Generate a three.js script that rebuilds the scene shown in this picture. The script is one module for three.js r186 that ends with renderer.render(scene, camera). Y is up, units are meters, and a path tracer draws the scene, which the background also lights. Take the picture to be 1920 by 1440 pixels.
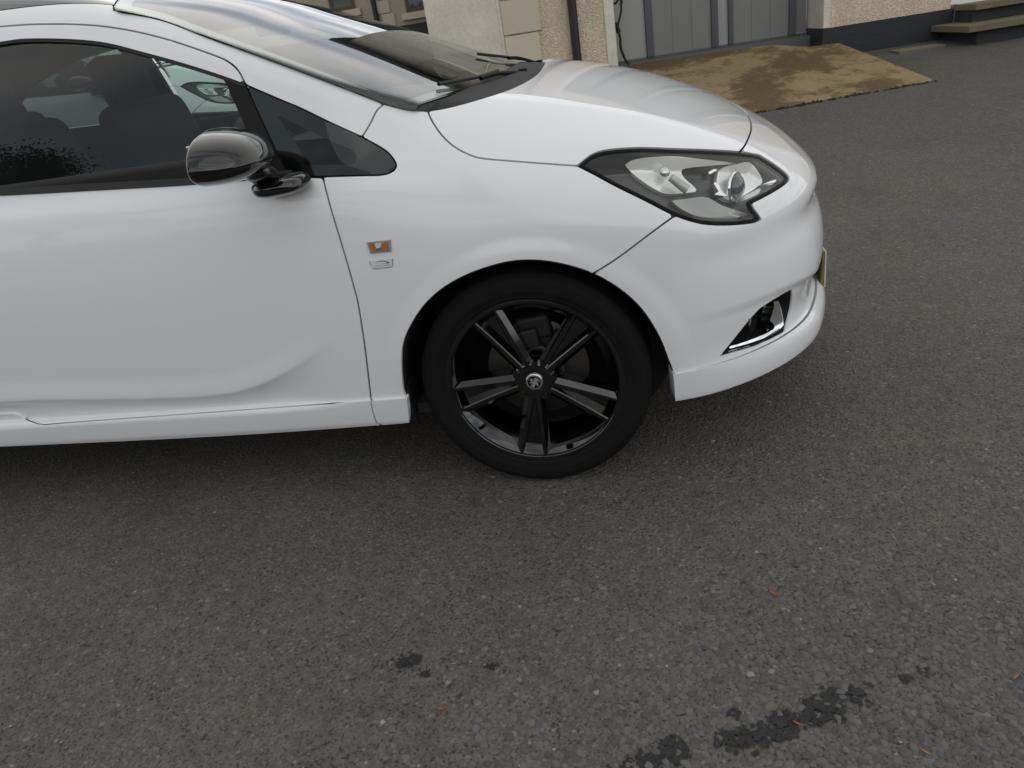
import * as THREE from 'three';
import { mergeGeometries } from 'three/addons/utils/BufferGeometryUtils.js';
import { RoundedBoxGeometry } from 'three/addons/geometries/RoundedBoxGeometry.js';
import { ImprovedNoise } from 'three/addons/math/ImprovedNoise.js';

// ---------------------------------------------------------------- camera
const scene = new THREE.Scene();
const FPX = 1400;                                  // focal length in pixels of the 1920 x 1440 photograph
const CP = new THREE.Vector3(0.32428, 1.14258, 2.5105);
const yaw = 0.22326, pitch = 0.44816, roll = -0.1629;
const FW = new THREE.Vector3(-Math.sin(yaw) * Math.cos(pitch), -Math.sin(pitch), -Math.cos(yaw) * Math.cos(pitch));
const rt0 = new THREE.Vector3(Math.cos(yaw), 0, -Math.sin(yaw)), up0 = new THREE.Vector3().crossVectors(rt0, FW);
const RT = rt0.clone().multiplyScalar(Math.cos(roll)).addScaledVector(up0, Math.sin(roll));
const UPV = up0.clone().multiplyScalar(Math.cos(roll)).addScaledVector(rt0, -Math.sin(roll));
const camera = new THREE.PerspectiveCamera(2 * Math.atan(720 / FPX) * 180 / Math.PI, 4 / 3, 0.05, 400);
camera.position.copy(CP);
camera.quaternion.setFromRotationMatrix(new THREE.Matrix4().makeBasis(RT, UPV, FW.clone().negate()));
scene.add(camera);

const renderer = new THREE.WebGLRenderer({ antialias: true });
renderer.toneMapping = THREE.LinearToneMapping;
renderer.toneMappingExposure = 0.84;
renderer.shadowMap.enabled = true;

// ---------------------------------------------------------------- small tools
let seed = 12345;
const rnd = () => { seed = (seed * 1664525 + 1013904223) >>> 0; return seed / 4294967296; };
const rr = (a, b) => a + (b - a) * rnd();
const clamp = (x, a, b) => Math.min(b, Math.max(a, x));
const sst = (a, b, x) => { const t = clamp((x - a) / (b - a), 0, 1); return t * t * (3 - 2 * t); };
const lerp = (a, b, t) => a + (b - a) * t;
const perlin = new ImprovedNoise();
const fbm = (x, y, z, o = 4) => { let s = 0, a = 0.5; for (let i = 0; i < o; i++) { s += a * perlin.noise(x, y, z); x *= 2.03; y *= 2.03; z *= 2.03; a *= 0.5; } return s; };
// periodic value noise for tiling textures
function tileNoise(n, seed0) {
  const g = new Float32Array(n * n); let s = seed0 >>> 0;
  for (let i = 0; i < n * n; i++) { s = (s * 1664525 + 1013904223) >>> 0; g[i] = s / 4294967296; }
  return (u, v) => {
    u = (u % 1 + 1) % 1 * n; v = (v % 1 + 1) % 1 * n;
    const i = Math.floor(u), j = Math.floor(v), fu = u - i, fv = v - j, a = fu * fu * (3 - 2 * fu), b = fv * fv * (3 - 2 * fv);
    const i1 = (i + 1) % n, j1 = (j + 1) % n;
    return lerp(lerp(g[j * n + i], g[j * n + i1], a), lerp(g[j1 * n + i], g[j1 * n + i1], a), b);
  };
}
function canvasTex(w, h, paint, srgb = true) {
  const d = new Uint8Array(w * h * 4);
  for (let j = 0; j < h; j++) for (let i = 0; i < w; i++) {
    const c = paint(i / w, j / h, i, j), k = (j * w + i) * 4;
    d[k] = clamp(c[0], 0, 255); d[k + 1] = clamp(c[1], 0, 255); d[k + 2] = clamp(c[2], 0, 255); d[k + 3] = 255;
  }
  const t = new THREE.DataTexture(d, w, h, THREE.RGBAFormat);
  t.wrapS = t.wrapT = THREE.RepeatWrapping; t.magFilter = THREE.LinearFilter; t.minFilter = THREE.LinearMipmapLinearFilter; t.generateMipmaps = true;
  if (srgb) t.colorSpace = THREE.SRGBColorSpace;
  t.needsUpdate = true;
  return t;
}

// ---------------------------------------------------------------- sky and sun: bright, streaky overcast
const SUN = new THREE.Vector3(0.36, 0.62, 0.70).normalize();
{
  const W = 1024, H = 512, d = new Float32Array(W * H * 4);
  for (let j = 0; j < H; j++) {
    const el = (j + 0.5) / H * Math.PI - Math.PI / 2;
    for (let i = 0; i < W; i++) {
      const az = (i + 0.5) / W * 2 * Math.PI, ce = Math.cos(el), se = Math.sin(el);
      const k = (j * W + i) * 4;
      let L, t;
      if (se > 0) {
        const q = 1 / (se + 0.22), px = ce * Math.cos(az) * q, pz = ce * Math.sin(az) * q;
        const n = fbm(px * 1.3 + 3.1, pz * 3.6 + 1.7, 0.4, 5) + 0.5 * fbm(px * 0.45, pz * 0.8, 5.2, 3);
        t = sst(-0.26, 0.20, n);
        L = 0.66 + 0.50 * t;
        L *= 1.42 - 0.80 * se;
        const cs = ce * Math.cos(az) * SUN.x + se * SUN.y + ce * Math.sin(az) * SUN.z, an = Math.acos(clamp(cs, -1, 1));
        L *= 1 + 0.55 * Math.exp(-an * an / 1.0);          // cloud brightens round the veiled sun
      } else { t = 0.7; L = 0.6; }
      const blue = 1 - t;
      d[k] = L * (1.02 - 0.22 * blue); d[k + 1] = L * (1 - 0.11 * blue); d[k + 2] = L * (0.975 + 0.03 * blue); d[k + 3] = 1;
    }
  }
  const sky = new THREE.DataTexture(d, W, H, THREE.RGBAFormat, THREE.FloatType);
  sky.mapping = THREE.EquirectangularReflectionMapping; sky.magFilter = THREE.LinearFilter; sky.minFilter = THREE.LinearFilter; sky.needsUpdate = true;
  scene.background = sky; scene.environment = sky;
}
const sun = new THREE.DirectionalLight(new THREE.Color(1, 0.96, 0.90), 0.55);
sun.position.copy(SUN).multiplyScalar(14); sun.target.position.set(0, 0, 0);
sun.castShadow = true; sun.shadow.radius = 125; sun.shadow.mapSize.set(2048, 2048);
Object.assign(sun.shadow.camera, { left: -12, right: 12, top: 12, bottom: -12, near: 0.5, far: 40 });
scene.add(sun); scene.add(sun.target);

// ---------------------------------------------------------------- objects: naming and tagging
const taken = new Map();
function numbered(name) {
  const n = taken.get(name) || 0; taken.set(name, n + 1);
  return n ? `${name}_${String(n).padStart(3, '0')}` : name;
}
function tag(o, label, category, group) { o.userData.label = label; o.userData.category = category; if (group) o.userData.group = group; return o; }
function thing(name, label, category, pos = [0, 0, 0], turn = 0, group) {
  const o = new THREE.Group(); o.name = numbered(name); o.position.set(...pos); o.rotation.y = turn; scene.add(o);
  return tag(o, label, category, group);
}
function mesh(name, geo, m, parent) {
  const o = new THREE.Mesh(geo, m); o.name = parent ? name : numbered(name); o.castShadow = o.receiveShadow = true;
  (parent || scene).add(o); return o;
}
function structure(name, geo, m) { const o = mesh(name, geo, m); o.userData.kind = 'structure'; return o; }
function part(name, parent) { const g = new THREE.Group(); g.name = name; parent.add(g); return g; }
const lin = (r, g, b) => new THREE.Color().setRGB(r, g, b);
const std = (r, g, b, rough = 0.6, metal = 0, more = {}) => new THREE.MeshStandardMaterial({ color: lin(r, g, b), roughness: rough, metalness: metal, side: THREE.DoubleSide, ...more });
const phy = (r, g, b, rough, more = {}) => new THREE.MeshPhysicalMaterial({ color: lin(r, g, b), roughness: rough, side: THREE.DoubleSide, ...more });
const box = (w, h, d, x = 0, y = 0, z = 0, r = 0) => { const g = r ? new RoundedBoxGeometry(w, h, d, 2, r) : new THREE.BoxGeometry(w, h, d); g.translate(x, y, z); return g; };
const V = (x, y, z) => new THREE.Vector3(x, y, z);
const tube = (pts, r, n = 24, k = 8) => new THREE.TubeGeometry(new THREE.CatmullRomCurve3(pts.map(p => V(...p))), n, r, k, false);
function cyl(r0, r1, a, b, seg = 16) {
  const A = V(...a), B = V(...b), g = new THREE.CylinderGeometry(r1, r0, A.distanceTo(B), seg);
  g.applyQuaternion(new THREE.Quaternion().setFromUnitVectors(V(0, 1, 0), B.clone().sub(A).normalize())); g.translate((A.x + B.x) / 2, (A.y + B.y) / 2, (A.z + B.z) / 2); return g;
}

// pixel -> direction, and the other way round
const rayDir = (px, py) => FW.clone().addScaledVector(RT, (px - 960) / FPX).addScaledVector(UPV, -(py - 720) / FPX).normalize();
const onZ = (px, py, z) => { const d = rayDir(px, py); return CP.clone().addScaledVector(d, (z - CP.z) / d.z); };
const onY = (px, py, y) => { const d = rayDir(px, py); return CP.clone().addScaledVector(d, (y - CP.y) / d.y); };
function toPx(x, y, z) {
  const dx = x - CP.x, dy = y - CP.y, dz = z - CP.z, f = Math.max(0.05, dx * FW.x + dy * FW.y + dz * FW.z);
  return [960 + FPX * (dx * RT.x + dy * RT.y + dz * RT.z) / f, 720 - FPX * (dx * UPV.x + dy * UPV.y + dz * UPV.z) / f];
}
// ---------------------------------------------------------------- ground: tarmac yard, rising towards the house
const softp = (x, s) => x > 6 * s ? x : x < -6 * s ? 0 : s * Math.log(1 + Math.exp(x / s));
const gy = z => { const a = 0.015 + 0.0766 * (softp(-1.3 - z, 0.25) - softp(-6.0 - z, 0.25)); return a; };
function onGround(px, py, lift = 0) {
  const d = rayDir(px, py); let t = 0.5;
  for (let i = 0; i < 400; i++) { const y = CP.y + d.y * t - gy(CP.z + d.z * t) - lift; if (y < 1e-4) break; t += Math.max(0.0005, y * 0.9); if (t > 60) break; }
  return CP.clone().addScaledVector(d, t);
}
const TILE = 2.6;
function asphaltMaps() {
  const N = 2048, col = new Uint8Array(N * N * 4), hgt = new Uint8Array(N * N * 4);
  const C = 300, cx = new Float32Array(C * C), cy = new Float32Array(C * C), cr = new Float32Array(C * C), ct = new Float32Array(C * C), ch = new Float32Array(C * C);
  for (let i = 0; i < C * C; i++) { cx[i] = rnd(); cy[i] = rnd(); const q = rnd(); cr[i] = q < 0.08 ? 0.75 + 0.3 * rnd() : 0.35 + 0.3 * rnd(); ct[i] = rnd(); ch[i] = rnd(); }
  const n1 = tileNoise(9, 7), n2 = tileNoise(40, 8), n3 = tileNoise(160, 9), n4 = tileNoise(700, 10), n5 = tileNoise(20, 11);
  for (let j = 0; j < N; j++) for (let i = 0; i < N; i++) {
    const u = i / N, v = j / N, gx = u * C, gz = v * C, ix = Math.floor(gx), iz = Math.floor(gz);
    let best = -1, bi = 0;
    for (let a = -1; a <= 1; a++) for (let b = -1; b <= 1; b++) {
      const k = ((iz + b + C) % C) * C + (ix + a + C) % C, dx = gx - (ix + a + cx[k]), dz = gz - (iz + b + cy[k]), q = 1 - Math.hypot(dx, dz) / cr[k];
      if (q > best) { best = q; bi = k; }
    }
    const worn = n1(u, v) * 0.55 + n2(u, v) * 0.45, fine = n3(u, v), grit = n4(u, v), warm = n5(u, v);
    let base = 83 + 11 * (worn - 0.5) + 14 * (fine - 0.5) + 24 * (grit - 0.5), h = 0.30 + 0.18 * grit + 0.14 * fine;
    let r = base * 1.035, g = base * 0.98, b = base * 0.93;
    if (best > 0 && ch[bi] < 0.20 + 0.5 * worn) {
      const e = sst(0, 0.35, best), s = 74 + 40 * ct[bi] * ct[bi] + (ch[bi] < 0.004 ? 45 : 0), tw = (ct[bi] * 7.3 % 1);
      r = lerp(r, s * (1 + 0.05 * tw), e * 0.85); g = lerp(g, s * (0.99), e * 0.85); b = lerp(b, s * (1.0 - 0.10 * tw), e * 0.85); h += e * (0.22 + 0.3 * ct[bi]);
    } else if (grit < 0.22) { r *= 0.72; g *= 0.72; b *= 0.72; h -= 0.2; }
    const w = (warm - 0.5) * 5, k = (j * N + i) * 4;
    col[k] = clamp(r + w, 4, 255); col[k + 1] = clamp(g + w * 0.4, 4, 255); col[k + 2] = clamp(b - w * 0.6, 4, 255); col[k + 3] = 255;
    hgt[k] = hgt[k + 1] = hgt[k + 2] = clamp(h * 255, 0, 255); hgt[k + 3] = 255;
  }
  const mk = (d, s) => { const t = new THREE.DataTexture(d, N, N, THREE.RGBAFormat); t.wrapS = t.wrapT = THREE.RepeatWrapping; t.magFilter = THREE.LinearFilter; t.minFilter = THREE.LinearMipmapLinearFilter; t.generateMipmaps = true; if (s) t.colorSpace = THREE.SRGBColorSpace; t.needsUpdate = true; return t; };
  return [mk(col, true), mk(hgt, false)];
}
const [asCol, asHgt] = asphaltMaps();
{
  const xs = [], zs = []; for (let x = -60; x <= 60; x += (Math.abs(x) < 5.99 ? 0.12 : 3)) xs.push(+x.toFixed(3)); for (let z = -60; z <= 60; z += (z > -9.01 && z < 5.99 ? 0.15 : 3)) zs.push(+z.toFixed(3));
  const P = [], UV = [], I = [], nx = xs.length;
  for (const z of zs) for (const x of xs) {
    P.push(x, gy(z) + 0.006 * fbm(x * 0.9, z * 0.9, 2, 2), z); UV.push(x / TILE, -z / TILE);
  }
  for (let j = 0; j < zs.length - 1; j++) for (let i = 0; i < nx - 1; i++) { const q = j * nx + i; I.push(q, q + nx, q + 1, q + 1, q + nx, q + nx + 1); }
  const g = new THREE.BufferGeometry(); g.setAttribute('position', new THREE.Float32BufferAttribute(P, 3)); g.setAttribute('uv', new THREE.Float32BufferAttribute(UV, 2)); g.setIndex(I); g.computeVertexNormals();
  structure('tarmac', g, new THREE.MeshStandardMaterial({ map: asCol, bumpMap: asHgt, bumpScale: 0.004, roughness: 0.88, side: THREE.DoubleSide }));
}
const gAt = (x, z) => gy(z) + 0.006 * fbm(x * 0.9, z * 0.9, 2, 2);
// ---------------------------------------------------------------- house with a garage, at right angles to nothing in particular: its own axes u (along), w (behind)
const HB = V(2.453, 0, -5.95), HD = V(0.98957, 0, -0.14405), HN = V(0.14405, 0, 0.98957);
const hAng = Math.atan2(0.14405, 0.98957);
const HY = 0.36;                                          // ground level at the wall
const roughTex = (() => {
  const N = 1024, a = tileNoise(150, 21), b = tileNoise(300, 22), c = tileNoise(12, 23);
  return canvasTex(N, N, (u, v) => { const h = sst(0.25, 0.8, a(u, v) * 0.6 + b(u, v) * 0.4 + 0.1 * c(u, v)) * 255; return [h, h, h]; }, false);
})();
const roughCol = (() => {
  const N = 1024, a = tileNoise(150, 21), b = tileNoise(300, 22), c = tileNoise(7, 24), d = tileNoise(400, 25);
  return canvasTex(N, N, (u, v) => { const s = a(u, v) * 0.6 + b(u, v) * 0.4, k = 0.86 + 0.22 * s + 0.06 * (c(u, v) - 0.5); const q = d(u, v) > 0.9 && s < 0.5 ? 0.78 : 1; return [222 * k * q, 205 * k * q, 181 * k * q * (q < 1 ? 0.95 : 1)]; });
})();
const smoothCol = canvasTex(512, 512, (() => { const a = tileNoise(8, 31), b = tileNoise(60, 32), c = tileNoise(220, 33); return (u, v) => { const k = 0.95 + 0.06 * (a(u, v) - 0.5) + 0.05 * (b(u, v) - 0.5) + 0.05 * (c(u, v) - 0.5); return [222 * k, 215 * k, 201 * k]; }; })());
const concCol = (() => {
  const a = tileNoise(5, 41), b = tileNoise(19, 42), c = tileNoise(70, 43), d = tileNoise(300, 44);
  return canvasTex(1024, 1024, (u, v) => {
    const s = 0.5 * a(u, v) + 0.3 * b(u, v) + 0.2 * c(u, v), g = d(u, v) - 0.5, k = sst(0.38, 0.68, s);
    return [lerp(97, 146, k) + 22 * g, lerp(81, 127, k) + 20 * g, lerp(51, 92, k) + 17 * g];
  });
})();
const HM = {
  rough: new THREE.MeshStandardMaterial({ map: roughCol, bumpMap: roughTex, bumpScale: 0.007, roughness: 0.95, side: THREE.DoubleSide }),
  smooth: new THREE.MeshStandardMaterial({ map: smoothCol, bumpMap: roughTex, bumpScale: 0.0012, roughness: 0.9, side: THREE.DoubleSide }),
  quoin: std(0.58, 0.52, 0.42, 0.9, 0, { bumpMap: roughTex, bumpScale: 0.0015 }), quoinB: std(0.54, 0.48, 0.385, 0.9, 0, { bumpMap: roughTex, bumpScale: 0.0015 }),
  plinth: std(0.028, 0.03, 0.036, 0.8, 0, { bumpMap: roughTex, bumpScale: 0.003 }),
  doorGrey: std(0.2, 0.203, 0.195, 0.55), doorGreyC: std(0.195, 0.198, 0.19, 0.55), doorGreyB: std(0.31, 0.312, 0.30, 0.55), postGrey: std(0.075, 0.082, 0.09, 0.6),
  pipe: std(0.012, 0.012, 0.013, 0.4), iron: std(0.014, 0.014, 0.017, 0.5, 0.4),
  white: std(0.74, 0.74, 0.74, 0.5), slab: new THREE.MeshStandardMaterial({ map: concCol, roughness: 0.95, side: THREE.DoubleSide, bumpMap: roughTex, bumpScale: 0.003 }),
  threshold: std(0.13, 0.14, 0.15, 0.85, 0, { bumpMap: roughTex, bumpScale: 0.002 }), slate: std(0.05, 0.052, 0.058, 0.7), brown: std(0.10, 0.055, 0.03, 0.6), pane: phy(0.02, 0.025, 0.025, 0.03, {}),
  stone: std(0.42, 0.37, 0.28, 0.9, 0, { bumpMap: roughTex, bumpScale: 0.004 }), lintel: std(0.5, 0.45, 0.35, 0.85), paving: std(0.24, 0.20, 0.125, 0.9, 0, { bumpMap: roughTex, bumpScale: 0.002 }), step: std(0.17, 0.145, 0.088, 0.9, 0, { bumpMap: roughTex, bumpScale: 0.003 }),
};
// a block given by its range along the wall, height and depth behind the wall line (all in the house's own axes, y from the yard's zero)
function blk(u0, u1, y0, y1, w0, w1, bevel = 0) {
  const g = bevel ? new RoundedBoxGeometry(u1 - u0, y1 - y0, w1 - w0, 1, bevel) : new THREE.BoxGeometry(u1 - u0, y1 - y0, w1 - w0);
  g.translate((u0 + u1) / 2, (y0 + y1) / 2, -(w0 + w1) / 2);
  const p = g.attributes.position, n = g.attributes.normal, uv = g.attributes.uv;
  for (let i = 0; i < p.count; i++) { const ax = Math.abs(n.getX(i)), ay = Math.abs(n.getY(i)); uv.setXY(i, (ax > 0.7 ? p.getZ(i) : p.getX(i)) / 1.3, (ay > 0.7 ? p.getZ(i) : p.getY(i)) / 1.3); }
  return g;
}
const house = thing('house', 'cream rendered house with quoined corner and grey garage doors', 'house', [HB.x, 0, HB.z], hAng);
const EAVE = 3.42;
mesh('wall', blk(-4.21, -3.43, 0.1, EAVE, 0, 0.35), HM.smooth, house);
mesh('wall', blk(-3.43, -2.50, 0.1, EAVE, 0.012, 0.35), HM.rough, house);
mesh('corner_strip', blk(-2.50, -2.40, 0.1, 3.0, 0.0, 0.36, 0.006), HM.smooth, house);
mesh('wall', blk(-2.5, -0.40, 2.75, EAVE, 0.004, 0.35), HM.rough, house);
mesh('wall', blk(-0.37, 0.80, 0.625, EAVE, 0.004, 0.35), HM.rough, house);
mesh('corner_strip', blk(-0.405, -0.34, 0.625, 2.75, 0.0, 0.47, 0.006), HM.smooth, house);
mesh('plinth', blk(-0.409, 0.83, 0.1, 0.624, -0.012, 0.47), HM.plinth, house);
mesh('wall', blk(0.80, 1.9, 2.7, EAVE, 0.004, 0.35), HM.rough, house);
mesh('wall', blk(1.9, 5.2, 0.1, EAVE, 0.004, 0.35), HM.rough, house);
mesh('wall', blk(-4.21, -3.9, 0.1, EAVE, 0.35, 6.5), HM.smooth, house);
mesh('wall', blk(4.9, 5.2, 0.1, EAVE, 0.35, 6.5), HM.smooth, house);
for (let i = 0; i < 11; i++) {                            // quoin stones, one above the other
  const y = 0.08 + i * 0.312, wide = i % 2 ? 0.375 : 0.345;
  mesh('quoin_stone', blk(-3.485, -3.485 + wide, y, y + 0.302, -0.022, 0.05, 0.006), i % 3 ? HM.quoin : HM.quoinB, house);
}
mesh('quoin_strip', blk(-3.515, -3.487, 0.1, EAVE, -0.010, 0.05), HM.smooth, house);
{
  const dp = part('drainpipe', house);
  mesh('pipe', cyl(0.043, 0.043, [-2.80, 0.15, 0.045], [-2.80, EAVE, 0.045], 20), HM.pipe, dp);
  for (const y of [0.5, 1.9, 3.1]) { mesh('pipe_collar', cyl(0.052, 0.052, [-2.80, y, 0.045], [-2.80, y + 0.07, 0.045], 20), HM.pipe, dp); }
  mesh('gutter', (() => { const g = new THREE.CylinderGeometry(0.06, 0.06, 9.5, 12, 1, true, 0, Math.PI); g.rotateZ(Math.PI / 2); g.rotateX(Math.PI); g.translate(0.5, EAVE - 0.02, 0.20); return g; })(), HM.pipe, dp);
}
{
  const s = new THREE.Shape(); s.moveTo(0.30, EAVE - 0.02); s.lineTo(-3.2, EAVE + 0.55); s.lineTo(-6.8, EAVE - 0.02); s.lineTo(-6.8, EAVE - 0.12); s.lineTo(-3.2, EAVE + 0.43); s.lineTo(0.30, EAVE - 0.12); s.closePath();
  const g = new THREE.ExtrudeGeometry(s, { depth: 9.7, bevelEnabled: false }); g.rotateY(-Math.PI / 2); g.translate(5.35, 0, 0);
  mesh('roof', g, HM.slate, house);
}
// garage front, set back behind the wall line
const GW = 0.36;
mesh('garage_floor', blk(-2.5, -0.40, 0.2, 0.565, 0.34, 1.2), HM.threshold, house);
mesh('door_sill', blk(-2.5, -0.42, 0.2, 0.592, GW + 0.04, GW + 0.3), HM.postGrey, house);
const leaf = (u0, u1, m, n) => {
  const d = part('garage_door', house), k = (u1 - u0 - 0.0018 * (n - 1)) / n;
  for (let i = 0; i < n; i++) mesh('board', blk(u0 + i * (k + 0.0018), u0 + i * (k + 0.0018) + k, 0.60, 2.70, GW + 0.05, GW + 0.08, 0.0015), n > 1 && i % 2 ? HM.doorGreyC : m, d);
  mesh('backing', blk(u0, u1, 0.60, 2.70, GW + 0.081, GW + 0.10), HM.doorGreyC, d);
};
leaf(-2.42, -2.052, HM.doorGreyB, 1); leaf(-1.975, -1.385, HM.doorGrey, 3); leaf(-1.315, -1.215, HM.doorGreyB, 1); leaf(-1.165, -0.605, HM.doorGrey, 3); leaf(-0.535, -0.43, HM.doorGrey, 1);
for (const [a, b] of [[-2.05, -1.977], [-1.383, -1.317], [-1.213, -1.167], [-0.603, -0.537]]) mesh('door_post', blk(a, b, 0.592, 2.72, GW + 0.025, GW + 0.10, 0.004), HM.postGrey, house);
mesh('door_head', blk(-2.45, -0.42, 2.70, 2.82, GW + 0.02, GW + 0.12), HM.postGrey, house);
// white front door above the steps
{
  const fd = part('front_door', house);
  mesh('door_panel', blk(0.86, 1.72, 0.80, 2.66, 0.10, 0.14), HM.white, fd);
  for (let i = 0; i < 3; i++) mesh('panel_moulding', blk(0.95, 1.63, 0.88 + i * 0.6, 1.36 + i * 0.6, 0.092, 0.11, 0.006), HM.white, fd);
  mesh('door_frame', mergeGeometries([blk(0.80, 0.87, 0.655, 2.7, 0.02, 0.16), blk(1.71, 1.9, 0.63, 2.7, 0.02, 0.16), blk(0.87, 1.71, 2.66, 2.7, 0.02, 0.16)]), HM.white, fd);
  mesh('threshold', blk(0.87, 1.71, 0.645, 0.79, 0.03, 0.15, 0.006), HM.white, fd);
}
// ---- steps in front of the door: two overhanging slabs on dark risers
{
  const st = thing('door_steps', 'two stone slab steps on dark risers below the white door', 'steps', [HB.x, 0, HB.z], hAng);
  mesh('riser', blk(0.74, 2.9, 0.2, 0.445, -0.62, -0.02), HM.plinth, st);
  mesh('slab', blk(0.62, 2.95, 0.446, 0.500, -0.70, -0.016, 0.006), HM.step, st);
  mesh('riser', blk(0.836, 2.9, 0.501, 0.60, -0.33, -0.02), HM.plinth, st);
  mesh('slab', blk(0.82, 2.95, 0.601, 0.652, -0.40, -0.016, 0.006), HM.step, st);
}
// ---- stained concrete apron in front of the garage
{
  const a = onGround(1755, 147, 0.02), b = onGround(1415, 208, 0.02), far = onY(1572, 80, 0.492), farL = HB.clone().addScaledVector(HD, -2.45).addScaledVector(HN, -0.45);
  const dl = b.clone().sub(a).normalize(), l = a.clone().addScaledVector(dl, 3.4);
  const N = 40, Mm = 24, P = [], UV = [], I = [];
  const edge = i => { const t = i / N, p = a.clone().lerp(l, t); return p; };
  for (let j = 0; j <= Mm; j++) for (let i = 0; i <= N; i++) {
    const s = j / Mm, t = i / N, p0 = edge(i), p1 = far.clone().lerp(farL, t); p1.y = lerp(0.492, 0.555, sst(0.1, 0.3, t));
    const jag = j === 0 ? 0.07 * fbm(t * 26, 1, 1, 4) : 0;
    const x = lerp(p0.x, p1.x, s) + jag * 0.3, z = lerp(p0.z, p1.z, s) + jag;
    const y = Math.max(gy(z) + 0.008, lerp(p0.y - 0.015, p1.y, s)) + (j === 0 ? -0.02 : 0.004 * fbm(x * 2, z * 2, 3, 2));
    P.push(x, y, z); UV.push(x / 2.1, z / 2.1);
  }
  for (let j = 0; j < Mm; j++) for (let i = 0; i < N; i++) { const q = j * (N + 1) + i; I.push(q, q + 1, q + N + 1, q + 1, q + N + 2, q + N + 1); }
  const g = new THREE.BufferGeometry(); g.setAttribute('position', new THREE.Float32BufferAttribute(P, 3)); g.setAttribute('uv', new THREE.Float32BufferAttribute(UV, 2)); g.setIndex(I); g.computeVertexNormals();
  if (g.attributes.normal.getY(200) < 0) { const q = g.index.array; for (let k = 0; k < q.length; k += 3) { const t = q[k]; q[k] = q[k + 1]; q[k + 1] = t; } g.computeVertexNormals(); }
  structure('concrete_apron', g, new THREE.MeshStandardMaterial({ map: concCol, bumpMap: roughTex, bumpScale: 0.003, roughness: 0.93, side: THREE.DoubleSide }));
  // moss and grit gathered along its lower edge
  const mg = new THREE.IcosahedronGeometry(1, 0), n = 420, im = new THREE.InstancedMesh(mg, std(0.035, 0.032, 0.016, 0.95), n), m4 = new THREE.Matrix4(), q = new THREE.Quaternion(), e = new THREE.Euler();
  for (let i = 0; i < n; i++) { const t = rnd(), p = edge(t * N), sz = rr(0.004, 0.016) * (0.5 + Math.abs(fbm(t * 9, 3, 2, 2)) * 2); e.set(rr(0, 3), rr(0, 3), 0); q.setFromEuler(e); const z = p.z + rr(-0.012, 0.022) + 0.05 * fbm(t * 26, 1, 1, 4); m4.compose(V(p.x, gy(z) + 0.004, z), q, V(sz * 1.6, sz * 0.7, sz)); im.setMatrixAt(i, m4); }
  im.name = 'edge_moss'; im.userData = { kind: 'stuff', label: 'dark moss and grit along the concrete apron edge', category: 'moss' }; im.castShadow = im.receiveShadow = true; scene.add(im);
}
// pale slab let into the tarmac at the foot of the steps
{ const a = onGround(1719, 90, 0.01); const g = box(0.42, 0.03, 0.22, 0, 0, 0, 0.004); const o = mesh('paving_slab', g, HM.paving); o.position.set(a.x, gy(a.z) + 0.0, a.z); o.rotation.y = hAng; tag(o, 'pale paving slab lying flat in the tarmac by the steps', 'paving slab'); }
// ---- black wrought iron bracket beside the garage door
{
  const bn = thing('iron_bracket', 'curled black wrought iron bracket beside the pale garage panel', 'bracket', [HB.x, 0, HB.z], hAng);
  const Y = 0.575, z = -0.22, T = (pts, r, n = 30) => tube(pts.map(([u, y]) => [u, Y + y, z]), r, n);
  mesh('scroll', T([[-2.405, 0.585], [-2.385, 0.565], [-2.345, 0.572], [-2.325, 0.595], [-2.300, 0.592], [-2.295, 0.56], [-2.315, 0.545]], 0.011, 40), HM.iron, bn);
  mesh('upper_stem', T([[-2.300, 0.575], [-2.305, 0.50], [-2.325, 0.43], [-2.345, 0.385]], 0.010), HM.iron, bn);
  mesh('collar', mergeGeometries([T([[-2.385, 0.385], [-2.335, 0.38]], 0.014, 6), T([[-2.365, 0.38], [-2.345, 0.30]], 0.022, 8)]), HM.iron, bn);
  mesh('leg', T([[-2.350, 0.32], [-2.335, 0.24], [-2.338, 0.17], [-2.318, 0.09], [-2.290, 0.02], [-2.262, -0.008]], 0.013), HM.iron, bn);
}
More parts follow.
